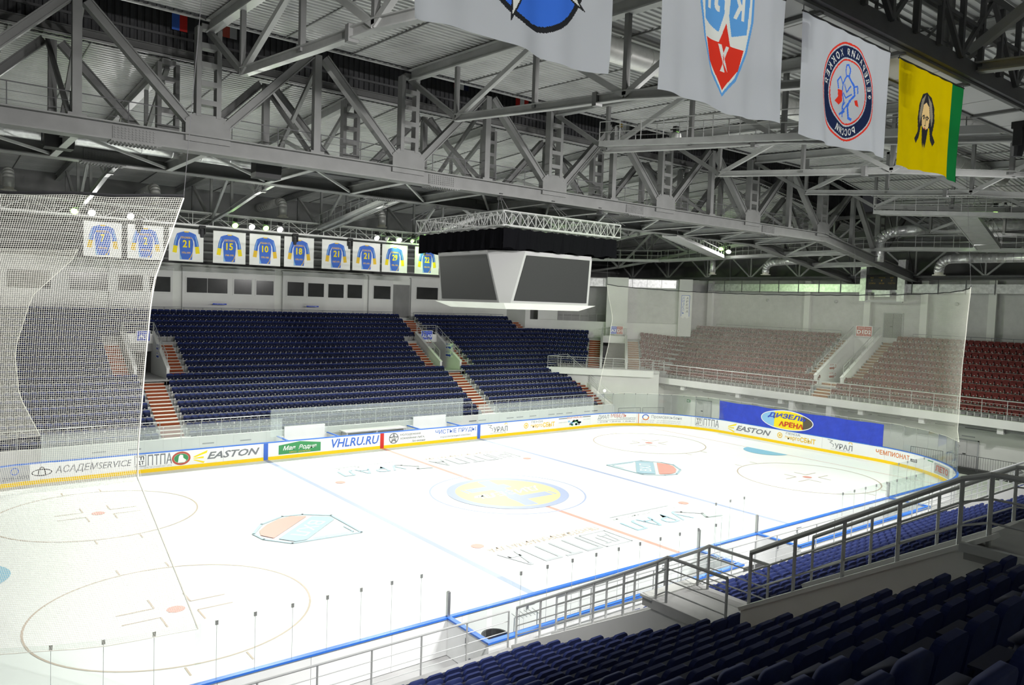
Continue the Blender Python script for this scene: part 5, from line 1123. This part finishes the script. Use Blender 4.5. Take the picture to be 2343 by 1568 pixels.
duct_path('air_duct', [(39.5, -22, 15.7), (38.0, -9.6, 15.7)] + elbow((38.0, -8.0, 15.7), (38.0, -7.1, 15.7), (38.0, -7.0, 14.9)) + [(38.0, -7.0, 14.6)], 0.36, 'foil air duct with white nozzle over the end stand', 0.5, 'foil')
duct_path('air_duct', [(39, 4.6, 16.0)] + elbow((38.4, 8.0, 15.8), (38.4, 9.1, 15.8), (38.4, 9.2, 15.2)) + [(38.4, 9.2, 14.8)], 0.34, 'short foil air duct with nozzle left of the small scoreboard', 0.4, 'foil')
duct_path('air_duct', [(38.4, 15.5, 16.2), (38.4, 15.5, 14.9)], 0.3, 'small hanging air nozzle in the far right corner', 0.4, 'foil')
duct_path('air_duct', [(-16, -14.0, 20.4), (30, -14.0, 20.4)], 0.45, 'long silver air duct under the near roof', 1.2, 'duct', False)
duct_path('air_duct', [(-34, 0.9, 17.02), (-13.5, 0.9, 17.02)], 0.32, 'long silver duct lying between the two roof trusses', 1.2, 'foil', False)
duct_path('air_duct', [(-14, -30.5, 18.6), (20, -30.5, 18.6)], 0.55, 'thick foil air duct over the near stand at top right', 0.9, 'foil', False)
duct_path('air_duct', [(6, -19.5, 19.6), (14, -22.5, 18.6), (22, -24.5, 18.4)], 0.45, 'grey air duct behind the yellow flag', 1.0, 'duct', False)
# rectangular foil duct along the end wall, in lengths with hangers
fd = tag(empty('foil_duct', (42.7, 0, 13.1)), 'long rectangular foil-wrapped duct along the end wall', 'duct'); f = Vector((42.7, 0, 13.1))
ys = [19 - 2.2 * i for i in range(25)]
for y in ys: MB(f).box(42.3, 43.25, y - 2.17, y, 13.1, 13.85).build('duct_length', 'foil', fd); MB(f).box(42.25, 42.3, y - 0.05, y - 0.01, 12.98, 14.3).build('hanger', 'steel_dark', fd)
fc = tag(empty('foil_duct', COR(8, 43, 13.1)), 'foil-wrapped duct along the corner wall', 'duct')
for i in range(9): fbox(MB(COR(8, 43, 13.1)), COR, 0.2 + 1.6 * i, 1.77 + 1.6 * i, 42.6, 43.3, 13.2, 14.1).build('duct_length', 'foil', fc)
# small end scoreboard in foil boxes
sb = tag(empty('wall_scoreboard', (42.2, -0.5, 12.9)), 'small black scoreboard with dim amber figures in foil-wrapped frame', 'scoreboard'); f = Vector((42.2, -0.5, 12.9))
MB(f).box(41.9, 42.2, -1.85, 0.85, 13.35, 14.7).build('display', 'black', sb)
for y0, y1 in ((0.9, 1.45), (-2.6, -1.95)): MB(f).box(41.8, 42.3, y0, y1, 12.3, 16.0).build('foil_box', 'foil', sb)
MB(f).box(41.9, 42.25, -1.3, 0.1, 12.7, 13.3).build('foil_box', 'foil', sb); MB(f).box(41.95, 42.2, -2.4, 1.2, 12.2, 12.4).build('shelf', 'p_lgrey', sb)
SF = plane_fn((41.9 - 42.2, 0.85 + 0.5, 13.35 - 12.9), (0, -1, 0), (0, 0, 1), 0.006)
decal('lettering', join2d(*[move2d(text2d(t, w, 0.14), x, y) for t, w, x, y in (('00', 0.3, 0.3, 1.0), ('ПЕРИОД', 0.6, 1.05, 1.0), ('00', 0.3, 2.1, 1.0), ('ХОЗЯЕВА', 0.6, 0.2, 0.5), ('20:00', 0.5, 1.1, 0.5), ('ГОСТИ', 0.6, 1.95, 0.5), ('0', 0.12, 0.4, 0.75), ('1', 0.1, 1.3, 0.75), ('0', 0.12, 2.2, 0.75))]), SF, 'led_amber', sb)

# ------------------------------------------------------------------ centre scoreboard cube
sc = tag(empty('centre_scoreboard', (0, 0, 10.7)), 'big hanging scoreboard cube with dark screens and pale chamfered corners', 'scoreboard'); f = Vector((0, 0, 10.7))
A, Bw, a_, bw = 3.75, 2.35, 3.18, 2.98      # half extents and face half widths, top and bottom
zt, zb = 13.68, 10.98
def octa(A, B, z): return [(-B, -A, z), (B, -A, z), (A, -B, z), (A, B, z), (B, A, z), (-B, A, z), (-A, B, z), (-A, -B, z)]
to, bo_ = octa(A, Bw, zt), octa(a_, bw * 0.93, zb)
for i in range(8):
    j = (i + 1) % 8; b = MB(f); q = [Vector(p) for p in (bo_[i], bo_[j], to[j], to[i])]; c = sum(q, Vector()) / 4; n = Vector((c.x, c.y, 0)).normalized()
    b.prism(q, -n * 0.25); b.build('face_panel' if i % 2 == 0 else 'corner_panel', 'screen_frame', sc)
    if i % 2 == 0:
        ux = (q[1] - q[0]); h = q[3] - q[0]
        s4 = [q[0].lerp(q[1], 0.03).lerp(q[3].lerp(q[2], 0.03), 0.05), q[0].lerp(q[1], 0.97).lerp(q[3].lerp(q[2], 0.97), 0.05), q[0].lerp(q[1], 0.97).lerp(q[3].lerp(q[2], 0.97), 0.92), q[0].lerp(q[1], 0.03).lerp(q[3].lerp(q[2], 0.03), 0.92)]
        MB(f).prism([p + n * 0.01 for p in s4], n * 0.03).build('screen', 'screen', sc)
b = MB(f); b.add([(-a_ - 0.1, -a_ - 0.1, zb), (a_ + 0.1, -a_ - 0.1, zb), (a_ + 0.1, a_ + 0.1, zb), (-a_ - 0.1, a_ + 0.1, zb), (-a_ * 0.82, -a_ * 0.82, zb - 0.32), (a_ * 0.82, -a_ * 0.82, zb - 0.32), (a_ * 0.82, a_ * 0.82, zb - 0.32), (-a_ * 0.82, a_ * 0.82, zb - 0.32)], [(0, 1, 5, 4), (1, 2, 6, 5), (2, 3, 7, 6), (3, 0, 4, 7), (4, 5, 6, 7), (0, 3, 2, 1)]); b.build('bottom_panel', 'wall_pale', sc)
b = MB(f); b.add(to, [tuple(range(8))]); b.build('top_panel', 'screen_frame', sc)
# black cloth skirt above the cube
sk = tag(empty('cloth_skirt', (0, 0, 13.8)), 'black cloth skirt hanging between scoreboard and its truss frame', 'skirt'); f = Vector((0, 0, 13.8)); n = 40; E4 = 4.0
for i, (p, q) in enumerate((((-E4, -E4), (E4, -E4)), ((E4, -E4), (E4, E4)), ((E4, E4), (-E4, E4)), ((-E4, E4), (-E4, -E4)))):
    vs = []; d = Vector((q[0] - p[0], q[1] - p[1], 0)).normalized(); nn_ = Vector((d.y, -d.x, 0))
    for t in range(n + 1):
        w = 0.06 * math.sin(t * 1.3) + 0.04 * math.sin(t * 2.9); c = Vector((p[0] + (q[0] - p[0]) * t / n, p[1] + (q[1] - p[1]) * t / n, 0))
        vs += [c + nn_ * w + Vector((0, 0, 13.72 + 0.06 * math.sin(t * 0.9))), c + nn_ * w * 0.3 + Vector((0, 0, 14.72 + 0.03 * math.sin(t * 1.7)))]
    b = MB(f); b.add(vs + [v - nn_ * 0.03 for v in vs], [(2 * t, 2 * t + 2, 2 * t + 3, 2 * t + 1) for t in range(n)] + [(2 * n + 2 + 2 * t, 2 * n + 3 + 2 * t, 2 * n + 5 + 2 * t, 2 * n + 4 + 2 * t) for t in range(n)]); b.build('cloth_side', 'skirt_black', sk)
# square aluminium truss frame and its slings
tf = tag(empty('truss_frame', (0, 0, 14.8)), 'square aluminium lattice truss frame above the scoreboard', 'truss'); f = Vector((0, 0, 14.8)); Z0, Z1, H = 14.85, 15.55, 4.15
cs = [(-H, -H), (H, -H), (H, H), (-H, H)]
for i in range(4):
    p, q = cs[i], cs[(i + 1) % 4]; d = Vector((q[0] - p[0], q[1] - p[1], 0)); n_ = Vector((-d.y, d.x, 0)).normalized() * 0.55
    for o_ in (Vector(), n_):
        for z in (Z0, Z1): MB(f).tube(Vector((*p, z)) + o_, Vector((*q, z)) + o_, 0.035).build('chord', 'steel_light', tf)
        k = 16
        for t in range(k):
            a = Vector((*p, 0)).lerp(Vector((*q, 0)), t / k) + o_; c = Vector((*p, 0)).lerp(Vector((*q, 0)), (t + 1) / k) + o_
            MB(f).tube(a + Vector((0, 0, Z0 if t % 2 else Z1)), c + Vector((0, 0, Z1 if t % 2 else Z0)), 0.018, 5, caps=False).build('lacing', 'steel_light', tf); MB(f).tube(a + Vector((0, 0, Z0)), a + Vector((0, 0, Z1)), 0.015, 5, caps=False).build('lacing', 'steel_light', tf)
for i, (x, y) in enumerate(cs + [(0, -H), (0, H)]):
    r = tag(empty('chain_sling', (x, y, Z1)), 'steel sling holding the scoreboard frame, %s' % ('front left corner', 'front right corner', 'back right corner', 'back left corner', 'front middle', 'back middle')[i], 'sling'); top = Vector((x * 0.85, (3 if y > 0 else -3), 16.4)) - Vector((x, y, Z1))
    for k in (-0.35, 0.0, 0.35): MB().tube((k, 0, 0), top + Vector((k * 0.2, 0, 0)), 0.015, 5).build('cable', 'steel_dark', r)
    MB().box(top.x - 0.1, top.x + 0.1, top.y - 0.1, top.y + 0.1, top.z - 0.2, top.z + 0.15).build('hoist', 'black', r)

# ------------------------------------------------------------------ flags under the near gallery (their prints face the ice, so they read mirrored from behind)
def flag(x0, w, h, ztop, y, label, cloth, name='hanging_flag', ph=0.0):
    r = tag(empty(name, (x0, y, ztop)), label, 'flag'); o = Vector((x0, y, ztop))
    # the dyed cloth is one sheet: its faces take the colour of the print at that spot
    nu, nv = int(w / 0.0105), int(h / 0.0105); names = []; idx = np.zeros((nu, nv), int)
    gx = (np.arange(nu) + 0.5) / nu * w; gz = (np.arange(nv) + 0.5) / nv * h
    def P(nm, shape, m, k=0, mirror=True):
        if m not in names: names.append(m)
        V = np.array(shape[0], float).copy()
        if mirror: V[:, 0] = w - V[:, 0]
        for fc in shape[1]:
            p = V[list(fc)]; i0, i1 = np.searchsorted(gx, p[:, 0].min()), np.searchsorted(gx, p[:, 0].max()); j0, j1 = np.searchsorted(gz, p[:, 1].min()), np.searchsorted(gz, p[:, 1].max())
            if i1 <= i0 or j1 <= j0: continue
            X_, Y_ = np.meshgrid(gx[i0:i1], gz[j0:j1], indexing='ij'); ins = np.zeros(X_.shape, bool)
            for (xa, ya), (xb, yb) in zip(p, np.roll(p, -1, 0)):
                if ya == yb: continue
                ins ^= ((ya > Y_) != (yb > Y_)) & (X_ < (xb - xa) * (Y_ - ya) / (yb - ya) + xa)
            idx[i0:i1, j0:j1][ins] = names.index(m)
    for u0, u1, m, nm in cloth: P(nm, rect2d(u0, 0, u1, h), m, 0, False)
    def done():
        U, V = np.meshgrid(np.arange(nu + 1) / nu * w, np.arange(nv + 1) / nv * h, indexing='ij'); a = 1 - V / h
        D = 0.05 * a * np.sin(U * 3.1 + ph + V) + 0.03 * a * np.sin(U * 7.3 + 2 * ph + V * 1.5) + 0.012 * np.sin(U * 11 + ph)
        co = np.stack([U - 0.06 * a * (2 * U / w - 1) ** 3, D, V - h + 0.035 * a * np.sin(U * 2.0 + ph) - 0.03 * a], -1).reshape(-1, 3)
        q = (np.arange(nu)[:, None] * (nv + 1) + np.arange(nv)[None, :]).ravel(); fs = np.stack([q, q + nv + 1, q + nv + 2, q + 1], 1)
        me = bpy.data.meshes.new('cloth'); me.vertices.add(len(co)); me.vertices.foreach_set('co', co.ravel()); me.loops.add(fs.size); me.loops.foreach_set('vertex_index', fs.ravel().astype(np.int32))
        me.polygons.add(len(fs)); me.polygons.foreach_set('loop_start', (np.arange(len(fs)) * 4).astype(np.int32)); me.polygons.foreach_set('loop_total', np.full(len(fs), 4, np.int32))
        for m in names: me.materials.append(MAT[m])
        me.polygons.foreach_set('material_index', idx.ravel().astype(np.int32)); me.polygons.foreach_set('use_smooth', np.ones(len(fs), bool)); me.update(); me.validate(); link('cloth', me, r)
    MB().tube((0, 0, 0.0), (w, 0, 0.0), 0.018).build('pole', 'steel_dark', r)
    for u in (0.03, w - 0.03): MB().tube((u, 0, 0), (u, 0, 0.35), 0.008, 4).build('cord', 'steel_dark', r)
    return r, P, done
# round blue emblem with a star
r, P, done = flag(-22.88, 3.02, 2.0, 16.05, -27.0, 'white flag with blue star emblem at the top left edge', [(0, 3.02, 'cloth_white', 'cloth')], ph=0.4)
cu, cv = 1.36, 1.14
E_ = lambda rx, ry, dy=0.0: ellipse2d(cu, cv + dy, rx, ry, 44)
P('emblem_rim', E_(0.90, 0.86), 'f_dark', 2.0); P('emblem_field', E_(0.83, 0.79), 'f_blue', 3.0); P('emblem_arc', E_(0.68, 0.56, 0.16), 'f_dark', 4.0); P('emblem_heart', E_(0.58, 0.46, 0.22), 'f_white', 5.0)
P('emblem_spark', poly2d((cu - 0.80, cv - 0.02), (cu - 0.30, cv - 0.28), (cu - 0.22, cv + 0.2)), 'f_red', 5.5)
sp = lambda R_, r_, rot=0.35: poly2d(*[(cu + 0.05 + (R_ if i % 2 == 0 else r_) * math.sin(i * PI / 5 + rot), cv + 0.22 + (R_ if i % 2 == 0 else r_) * math.cos(i * PI / 5 + rot)) for i in range(10)])
P('emblem_star', sp(1.16, 0.36), 'f_dark', 6.0); P('emblem_star', sp(1.06, 0.33), 'f_white', 7.0); P('emblem_star', sp(0.80, 0.22), 'f_blue', 8.0)
done()
# shield with three letters
r, P, done = flag(-18.92, 3.0, 2.0, 16.05, -27.0, 'white flag with blue shield and red star behind the roof catwalk', [(0, 3.0, 'cloth_white', 'cloth')], ph=1.7)
cu = 1.52
sh = [(0, 0.22), (0.32, 0.50), (0.56, 0.95), (0.68, 1.45), (0.68, 1.86), (0.45, 1.92), (0, 1.97), (-0.45, 1.92), (-0.68, 1.86), (-0.68, 1.45), (-0.56, 0.95), (-0.32, 0.50)]
P('shield', poly2d(*[(cu + x, y) for x, y in sh]), 'f_khl', 2.0); P('shield_field', poly2d(*[(cu + x * 0.91, 0.07 + y * 0.945) for x, y in sh]), 'f_white', 3.0)
P('quarter', poly2d((cu - 0.56, 1.84), (cu - 0.10, 1.88), (cu - 0.06, 1.40), (cu - 0.16, 1.12), (cu - 0.52, 1.22)), 'f_khl', 4.0); P('quarter', poly2d((cu + 0.10, 1.88), (cu + 0.56, 1.84), (cu + 0.52, 1.22), (cu + 0.16, 1.12), (cu + 0.06, 1.40)), 'f_khl', 4.0)
P('red_star', poly2d((cu, 1.28), (cu + 0.14, 0.98), (cu + 0.47, 0.98), (cu + 0.36, 0.66), (cu, 0.32), (cu - 0.36, 0.66), (cu - 0.47, 0.98), (cu - 0.14, 0.98)), 'f_red', 4.0)
P('lettering', join2d(move2d(text2d('К', 0.26, 0.38, 0, 0.05), cu - 0.44, 1.40), move2d(text2d('Л', 0.28, 0.38, 0, 0.05), cu + 0.16, 1.40), move2d(text2d('Х', 0.28, 0.38, 0, 0.05), cu - 0.12, 0.58)), 'f_white', 6.0)
done()
# round federation emblem with letters around a ring
r, P, done = flag(-15.42, 3.05, 2.0, 16.02, -27.0, 'white flag with round navy and red hockey emblem', [(0, 3.05, 'cloth_white', 'cloth')], ph=3.1)
cu, cv = 1.45, 0.98
P('red_ring', ring2d(cu, cv, 0.86, 0.86, 0.035, 56), 'f_red', 2.5); P('navy_ring', ring2d(cu, cv, 0.80, 0.80, 0.20, 56), 'f_navy', 2.5); P('red_ring', ring2d(cu, cv, 0.575, 0.575, 0.03, 48), 'f_red', 2.5)
def arc_text(t, R_, a0, a1, h, inward=False):
    out = []
    for i, c in enumerate(t):
        if c == ' ': continue
        a = a0 + (a1 - a0) * (i + 0.5) / len(t); v, f_ = text2d(c, 0.085, h, 0, 0.02); v = v - (0.0425, h / 2)
        th = a - PI / 2 if not inward else a + PI / 2; cc, ss = math.cos(th), math.sin(th)
        out.append((np.stack([cu + R_ * math.cos(a) + v[:, 0] * cc - v[:, 1] * ss, cv + R_ * math.sin(a) + v[:, 0] * ss + v[:, 1] * cc], 1), f_))
    return join2d(*out)
P('lettering', arc_text('ФЕДЕРАЦИЯ ХОККЕЯ', 0.70, PI * 1.02, -PI * 0.02 + 0.1, 0.125), 'f_white', 4.0); P('lettering', arc_text('РОССИИ', 0.70, -PI * 0.66, -PI * 0.34, 0.125, True), 'f_white', 4.0)
fig = [stroke2d([(-0.05, 0.40), (0.0, 0.46), (0.07, 0.44), (0.09, 0.34), (0.05, 0.26), (-0.04, 0.27), (-0.06, 0.36), (-0.05, 0.40)], 0.035), stroke2d([(-0.04, 0.25), (-0.18, 0.12), (-0.22, -0.05), (-0.10, -0.16), (-0.05, -0.28)], 0.04), stroke2d([(0.05, 0.25), (0.18, 0.10), (0.20, -0.05), (0.10, -0.18), (0.16, -0.30), (0.14, -0.46)], 0.04),
       stroke2d([(-0.10, 0.10), (0.0, -0.02), (0.10, 0.10)], 0.03), stroke2d([(-0.14, -0.04), (0.02, -0.12), (0.14, -0.05)], 0.03), stroke2d([(-0.06, -0.30), (-0.10, -0.46), (-0.18, -0.48)], 0.05), stroke2d([(-0.12, -0.16), (0.10, -0.36), (0.26, -0.44)], 0.035), stroke2d([(0.05, -0.2), (0.16, -0.3), (0.05, -0.36), (0.16, -0.42)], 0.03), stroke2d([(0.2, 0.1), (0.3, 0.2), (0.38, 0.12), (0.34, 0.0)], 0.03), stroke2d([(-0.2, 0.1), (-0.28, 0.12), (-0.3, 0.0)], 0.03)]
P('player_figure', move2d(join2d(*fig), cu, cv + 0.02), 'f_blue', 3.0); P('player_sash', move2d(poly2d((0.2, 0.0), (0.36, 0.0), (0.34, -0.12), (0.42, -0.2), (0.3, -0.26), (0.18, -0.18)), cu, cv), 'f_red', 3.0); P('player_sash', move2d(poly2d((-0.22, -0.12), (-0.3, -0.1), (-0.36, -0.22), (-0.26, -0.2)), cu, cv), 'f_red', 3.0)
done()
# yellow and green flag with a bearded face
r, P, done = flag(-12.02, 3.02, 2.0, 16.0, -27.0, 'yellow flag with green stripe and dark bearded face', [(0, 2.44, 'p_flagyellow', 'yellow_cloth'), (2.44, 3.02, 'p_flaggreen', 'green_cloth')], ph=4.4)
cu, cv = 1.72, 1.0
MV = lambda *p: poly2d(*[(cu + x * 0.92, cv + y * 1.12) for x, y in p])
P('hair', MV((0, 0.52), (0.22, 0.46), (0.33, 0.28), (0.36, 0.02), (0.32, -0.2), (0.42, -0.34), (0.36, -0.42), (0.28, -0.32), (0.22, -0.1), (-0.22, -0.1), (-0.28, -0.32), (-0.36, -0.42), (-0.42, -0.34), (-0.32, -0.2), (-0.36, 0.02), (-0.33, 0.28), (-0.22, 0.46)), 'f_dark', 2.0)
P('hair_strands', join2d(MV((0.06, 0.48), (0.24, 0.36), (0.31, 0.1), (0.28, -0.08), (0.22, 0.1), (0.16, 0.3)), MV((-0.06, 0.48), (-0.24, 0.36), (-0.31, 0.1), (-0.28, -0.08), (-0.22, 0.1), (-0.16, 0.3))), 'f_hair', 3.0)
P('face', MV((0, 0.34), (0.15, 0.28), (0.21, 0.08), (0.17, -0.14), (0, -0.24), (-0.17, -0.14), (-0.21, 0.08), (-0.15, 0.28)), 'f_skin', 4.0)
P('beard', MV((0.18, -0.1), (0.13, -0.40), (0.07, -0.5), (0.03, -0.38), (0, -0.52), (-0.04, -0.40), (-0.1, -0.48), (-0.14, -0.36), (-0.18, -0.1), (-0.08, -0.14), (0, -0.10), (0.08, -0.14)), 'f_dark', 5.0)
P('eyes', join2d(stroke2d([(cu - 0.15, cv + 0.08), (cu - 0.08, cv + 0.11), (cu - 0.03, cv + 0.07)], 0.03), stroke2d([(cu + 0.15, cv + 0.08), (cu + 0.08, cv + 0.11), (cu + 0.03, cv + 0.07)], 0.03), ellipse2d(cu - 0.09, cv + 0.05, 0.03, 0.025, 10), ellipse2d(cu + 0.09, cv + 0.05, 0.03, 0.025, 10), stroke2d([(cu - 0.02, cv + 0.08), (cu - 0.03, cv - 0.08), (cu + 0.03, cv - 0.08)], 0.02)), 'f_dark', 6.0)
P('mouth', stroke2d([(cu - 0.06, cv - 0.15), (cu, cv - 0.13), (cu + 0.06, cv - 0.15)], 0.025), 'f_brick', 6.5)
done()

# ------------------------------------------------------------------ jersey banners under the far gallery
JB = [(-17.73, -15.33, '7', 'МОИСЕЕВ Ю.', '1959-1962'), (-14.95, -12.54, '2', 'КРЫЛОВ В.', '1972-1985'), (-12.16, -9.69, '21', 'ГЕРАСИМОВ А.', '1976-1977'), (-8.97, -6.49, '15', 'СВЕТЛОВ С.', '1968-1978'), (-6.18, -3.68, '10', 'ЯШИН С.', '1978-1980'), (-3.36, -0.83, '18', 'ГЕРАСИМОВ А.', '1976-1979'), (-0.11, 2.48, '21', 'ГОЛИКОВ А.', '1967-1971'), (2.70, 5.34, '21', 'ГОЛИКОВ В.', '1971-1974'), (5.54, 8.10, '29', 'КОЖЕВНИКОВ А.', '1986-1988'), (8.90, 11.48, '22', 'СЕМЕНОВ А.', '1988-1992')]
NUMW = {'7': 'seven', '2': 'two', '21': 'twenty-one', '15': 'fifteen', '10': 'ten', '18': 'eighteen', '29': 'twenty-nine', '22': 'twenty-two'}
for i, (x0, x1, num, nm, yr) in enumerate(JB):
    w = x1 - x0; h = 2.42; z0 = 13.28 + 0.014 * i; r = tag(empty('jersey_banner', (x0, 26.05, z0)), 'white banner with blue jersey number %s, %s from the left' % (NUMW[num], ordw(i)), 'banner', 'jersey banners under the far gallery')
    MB().box(0, w, 0, 0.02, 0, h).build('cloth', 'paper_white', r)
    MB().tube((0, 0.01, h), (w, 0.01, h), 0.03).build('top_bar', 'seat_white', r); MB().tube((0, 0.01, 0), (w, 0.01, 0), 0.025).build('bottom_bar', 'seat_white', r)
    for u in (0.15, w - 0.15): MB().tube((u, 0.01, h), (u, 0.1, 16.0 - z0), 0.008, 4).build('cord', 'steel_dark', r)
    F = lambda k: plane_fn((0, 0, 0), (1, 0, 0), (0, 0, 1), 0.004 * k); c = w / 2
    MM = lambda *p: poly2d(*[(c + x, y) for x, y in p]); mir = lambda p: [(-x, y) for x, y in p]
    body = [(-0.45, 0.12), (0.42, 0.12), (0.47, 0.95), (0.52, 1.45), (0.62, 1.95), (0.45, 2.12), (0.18, 2.20), (-0.18, 2.20), (-0.45, 2.12), (-0.62, 1.95), (-0.52, 1.45), (-0.47, 0.95)]
    decal('jersey', MM(*body), F(1), 'p_blue', r)
    sl = [(0.45, 2.12), (0.68, 2.02), (0.84, 1.5), (0.90, 1.12), (0.62, 1.08), (0.52, 1.45)]; cf = [(0.90, 1.14), (0.98, 0.62), (0.68, 0.58), (0.62, 1.10)]
    for q in (lambda p: p, mir):
        decal('sleeve', MM(*q(sl)), F(1.3), 'p_blue', r); decal('cuff', MM(*q(cf)), F(1.6), 'p_gold' if num not in ('15', '29', '22', '21') or i in (6, 7) else 'p_yellow', r)
        decal('side_curve', MM(*q([(0.40, 1.80), (0.56, 1.5), (0.60, 1.12), (0.52, 1.2), (0.48, 1.5)])), F(2), 'p_white', r)
        decal('sleeve_curve', MM(*q([(0.60, 2.0), (0.76, 1.6), (0.84, 1.15), (0.78, 1.14), (0.70, 1.55)])), F(2), 'p_sky', r)
    decal('hem_curve', join2d(MM((-0.47, 0.95), (-0.42, 0.5), (-0.3, 0.14), (-0.44, 0.14))), F(2), 'p_sky', r); decal('hem_curve', MM((0.47, 0.75), (0.3, 0.3), (0.16, 0.14), (0.26, 0.14), (0.40, 0.4)), F(2), 'p_gold', r)
    decal('collar', MM((-0.2, 2.22), (0.2, 2.22), (0.14, 2.14), (-0.14, 2.14)), F(2), 'p_gold', r)
    tw = 0.26 * len(num); decal('number', move2d(text2d(num, tw, 0.55, 0, 0.03), c - tw / 2, 1.02), F(3), 'p_yellow', r)
    decal('name_lettering', move2d(text2d(nm, 0.82, 0.15, 0, 0.02), c - 0.41, 1.68), F(3), 'p_gold', r); decal('year_lettering', move2d(text2d(yr, 0.62, 0.15, 0, 0.02), c - 0.31, 0.55), F(3), 'p_gold', r)
# small flags high between the roof trusses
for i, (x, z, cols, d) in enumerate(((-17.4, 23.5, ('p_blue', 'p_red', 'p_dark'), 'dark blue and red'), (-15.5, 23.7, ('p_lgrey', 'p_brick', 'p_lgrey'), 'pale'), (-11.6, 23.8, ('p_lgrey', 'p_red', 'p_white'), 'pale red and white'), (-2.2, 23.9, ('p_red', 'p_white', 'p_p' if 0 else 'p_navy'), 'red and white bright'), (2.3, 23.7, ('p_red', 'p_white', 'p_red'), 'red flag with white centre'), (11.3, 23.7, ('p_gold', 'p_white', 'p_lgrey'), 'small gold and white'))):
    r = tag(empty('small_flag', (x, 2.8, z)), 'small %s flag hanging between the roof trusses' % d, 'flag')
    for j, m in enumerate(cols): MB().box(-0.5 + 0.33 * j, -0.17 + 0.33 * j, -0.01, 0.01, -0.75, 0).build('stripe', m, r)
    MB().tube((-0.52, 0, 0.0), (0.52, 0, 0.0), 0.012, 5).tube((0, 0, 0), (0, 0.35, 0.3), 0.01, 4).build('pole', 'steel_dark', r)

# ------------------------------------------------------------------ protective nets behind both goals, real threads
def interp(pts, z):
    for (a, za), (c, zc) in zip(pts[:-1], pts[1:]):
        if z <= zc: return a + (c - a) * (z - za) / (zc - za)
    return pts[-1][0]
def net(e0, e1, zb, zt, sp, rad, label, cable_label, off=0.14, belly=0.25, edge_r=0.02):
    L = abs(e1[0][0] - e0[0][0]); nu = int(L / sp); nv = int((zt - zb) / sp)
    def pt(t, q):
        z0 = zb + 0.02 * math.sin(t * 90); z1 = zt - 0.55 * math.sin(PI * min(1, max(0, t))) ** 0.7 + 0.02 * math.sin(t * 140)
        z = z0 + (z1 - z0) * q; u = interp(e0, z) * (1 - t) + interp(e1, z) * t
        x, y = rink(u, off + belly * math.sin(PI * q) * (0.6 + 0.4 * math.sin(t * 17)) * 0.6); return (x, y, z)
    vs = []; fs = []
    def thread(P, r, n=3):
        P = np.array(P); k = len(P); d = np.gradient(P, axis=0); d /= np.linalg.norm(d, axis=1)[:, None]
        up = np.where(np.abs(d[:, 2:3]) > 0.8, np.array([[1.0, 0.3, 0]]), np.array([[0, 0, 1.0]])); a = np.cross(d, up); a /= np.linalg.norm(a, axis=1)[:, None]; b = np.cross(d, a)
        base = len(vs)
        for j in range(k):
            for i in range(n): th = 2 * PI * i / n; vs.append(tuple(P[j] + r * (math.cos(th) * a[j] + math.sin(th) * b[j])))
        for j in range(k - 1):
            for i in range(n): i2 = (i + 1) % n; fs.append((base + j * n + i, base + j * n + i2, base + (j + 1) * n + i2, base + (j + 1) * n + i))
    for i in range(nu + 1): thread([pt(i / nu, q / 12) for q in range(13)], rad)
    nh = max(40, int(L / 0.7))
    for j in range(nv + 1): thread([pt(t / nh, j / nv) for t in range(nh + 1)], rad)
    me = bpy.data.meshes.new('net'); me.from_pydata(vs, [], fs); me.materials.append(MAT['net_white']); r = tag(empty('protective_net', pt(0, 0)), label, 'net'); o = link('mesh_threads', me, r); o['kind'] = 'stuff'
    r0 = Vector(pt(0, 0)); o.location = -r0
    for t in (0, 1): MB(r0).path([pt(t, q / 16) for q in range(17)], edge_r, 5).build('edge_cord', 'net_white', r)
    MB(r0).path([pt(t / 60, 0) for t in range(61)], edge_r * 0.6, 4).build('bottom_cord', 'net_white', r)
    cb = MB(pt(0, 1)); cb.path([tuple(Vector(pt(t / 60, 1)) + Vector((0, 0, 0.05))) for t in range(61)], 0.035, 6)
    tag(cb.build('net_cable', 'cable', None, pt(0, 1)), cable_label, 'cable')
    for t in (0.0, 0.33, 0.66, 1.0):
        p = Vector(pt(t, 1)); MB(r0).tube(p, (p.x * 0.97, p.y * 0.97, ROOF(p.y, p.x) - 0.5), 0.008, 4).build('suspension_wire', 'steel_dark', r)
net([(125.8, 2.65), (127.2, 6.7), (127.05, 9.1), (126.9, 11.1), (126.25, 13.2)], [(165.4, 2.65), (164.4, 5.0), (164.2, 7.5), (165.0, 10.5), (167.2, 12.9)], 2.65, 13.2, 0.045, 0.0031, 'white knotted protective net hanging around the left end of rink', 'black cable along the top of the left net')
net([(43.5, 3.0), (44.6, 7.5), (44.9, 10.0), (44.1, 12.8)], [(78.6, 2.7), (77.6, 3.6), (77.6, 8.0), (78.4, 11.5), (79.4, 13.1)], 3.0, 12.95, 0.058, 0.0024, 'fine white protective net hanging around the right end of rink', 'black cable along the top of the right net', 0.14, 0.3)
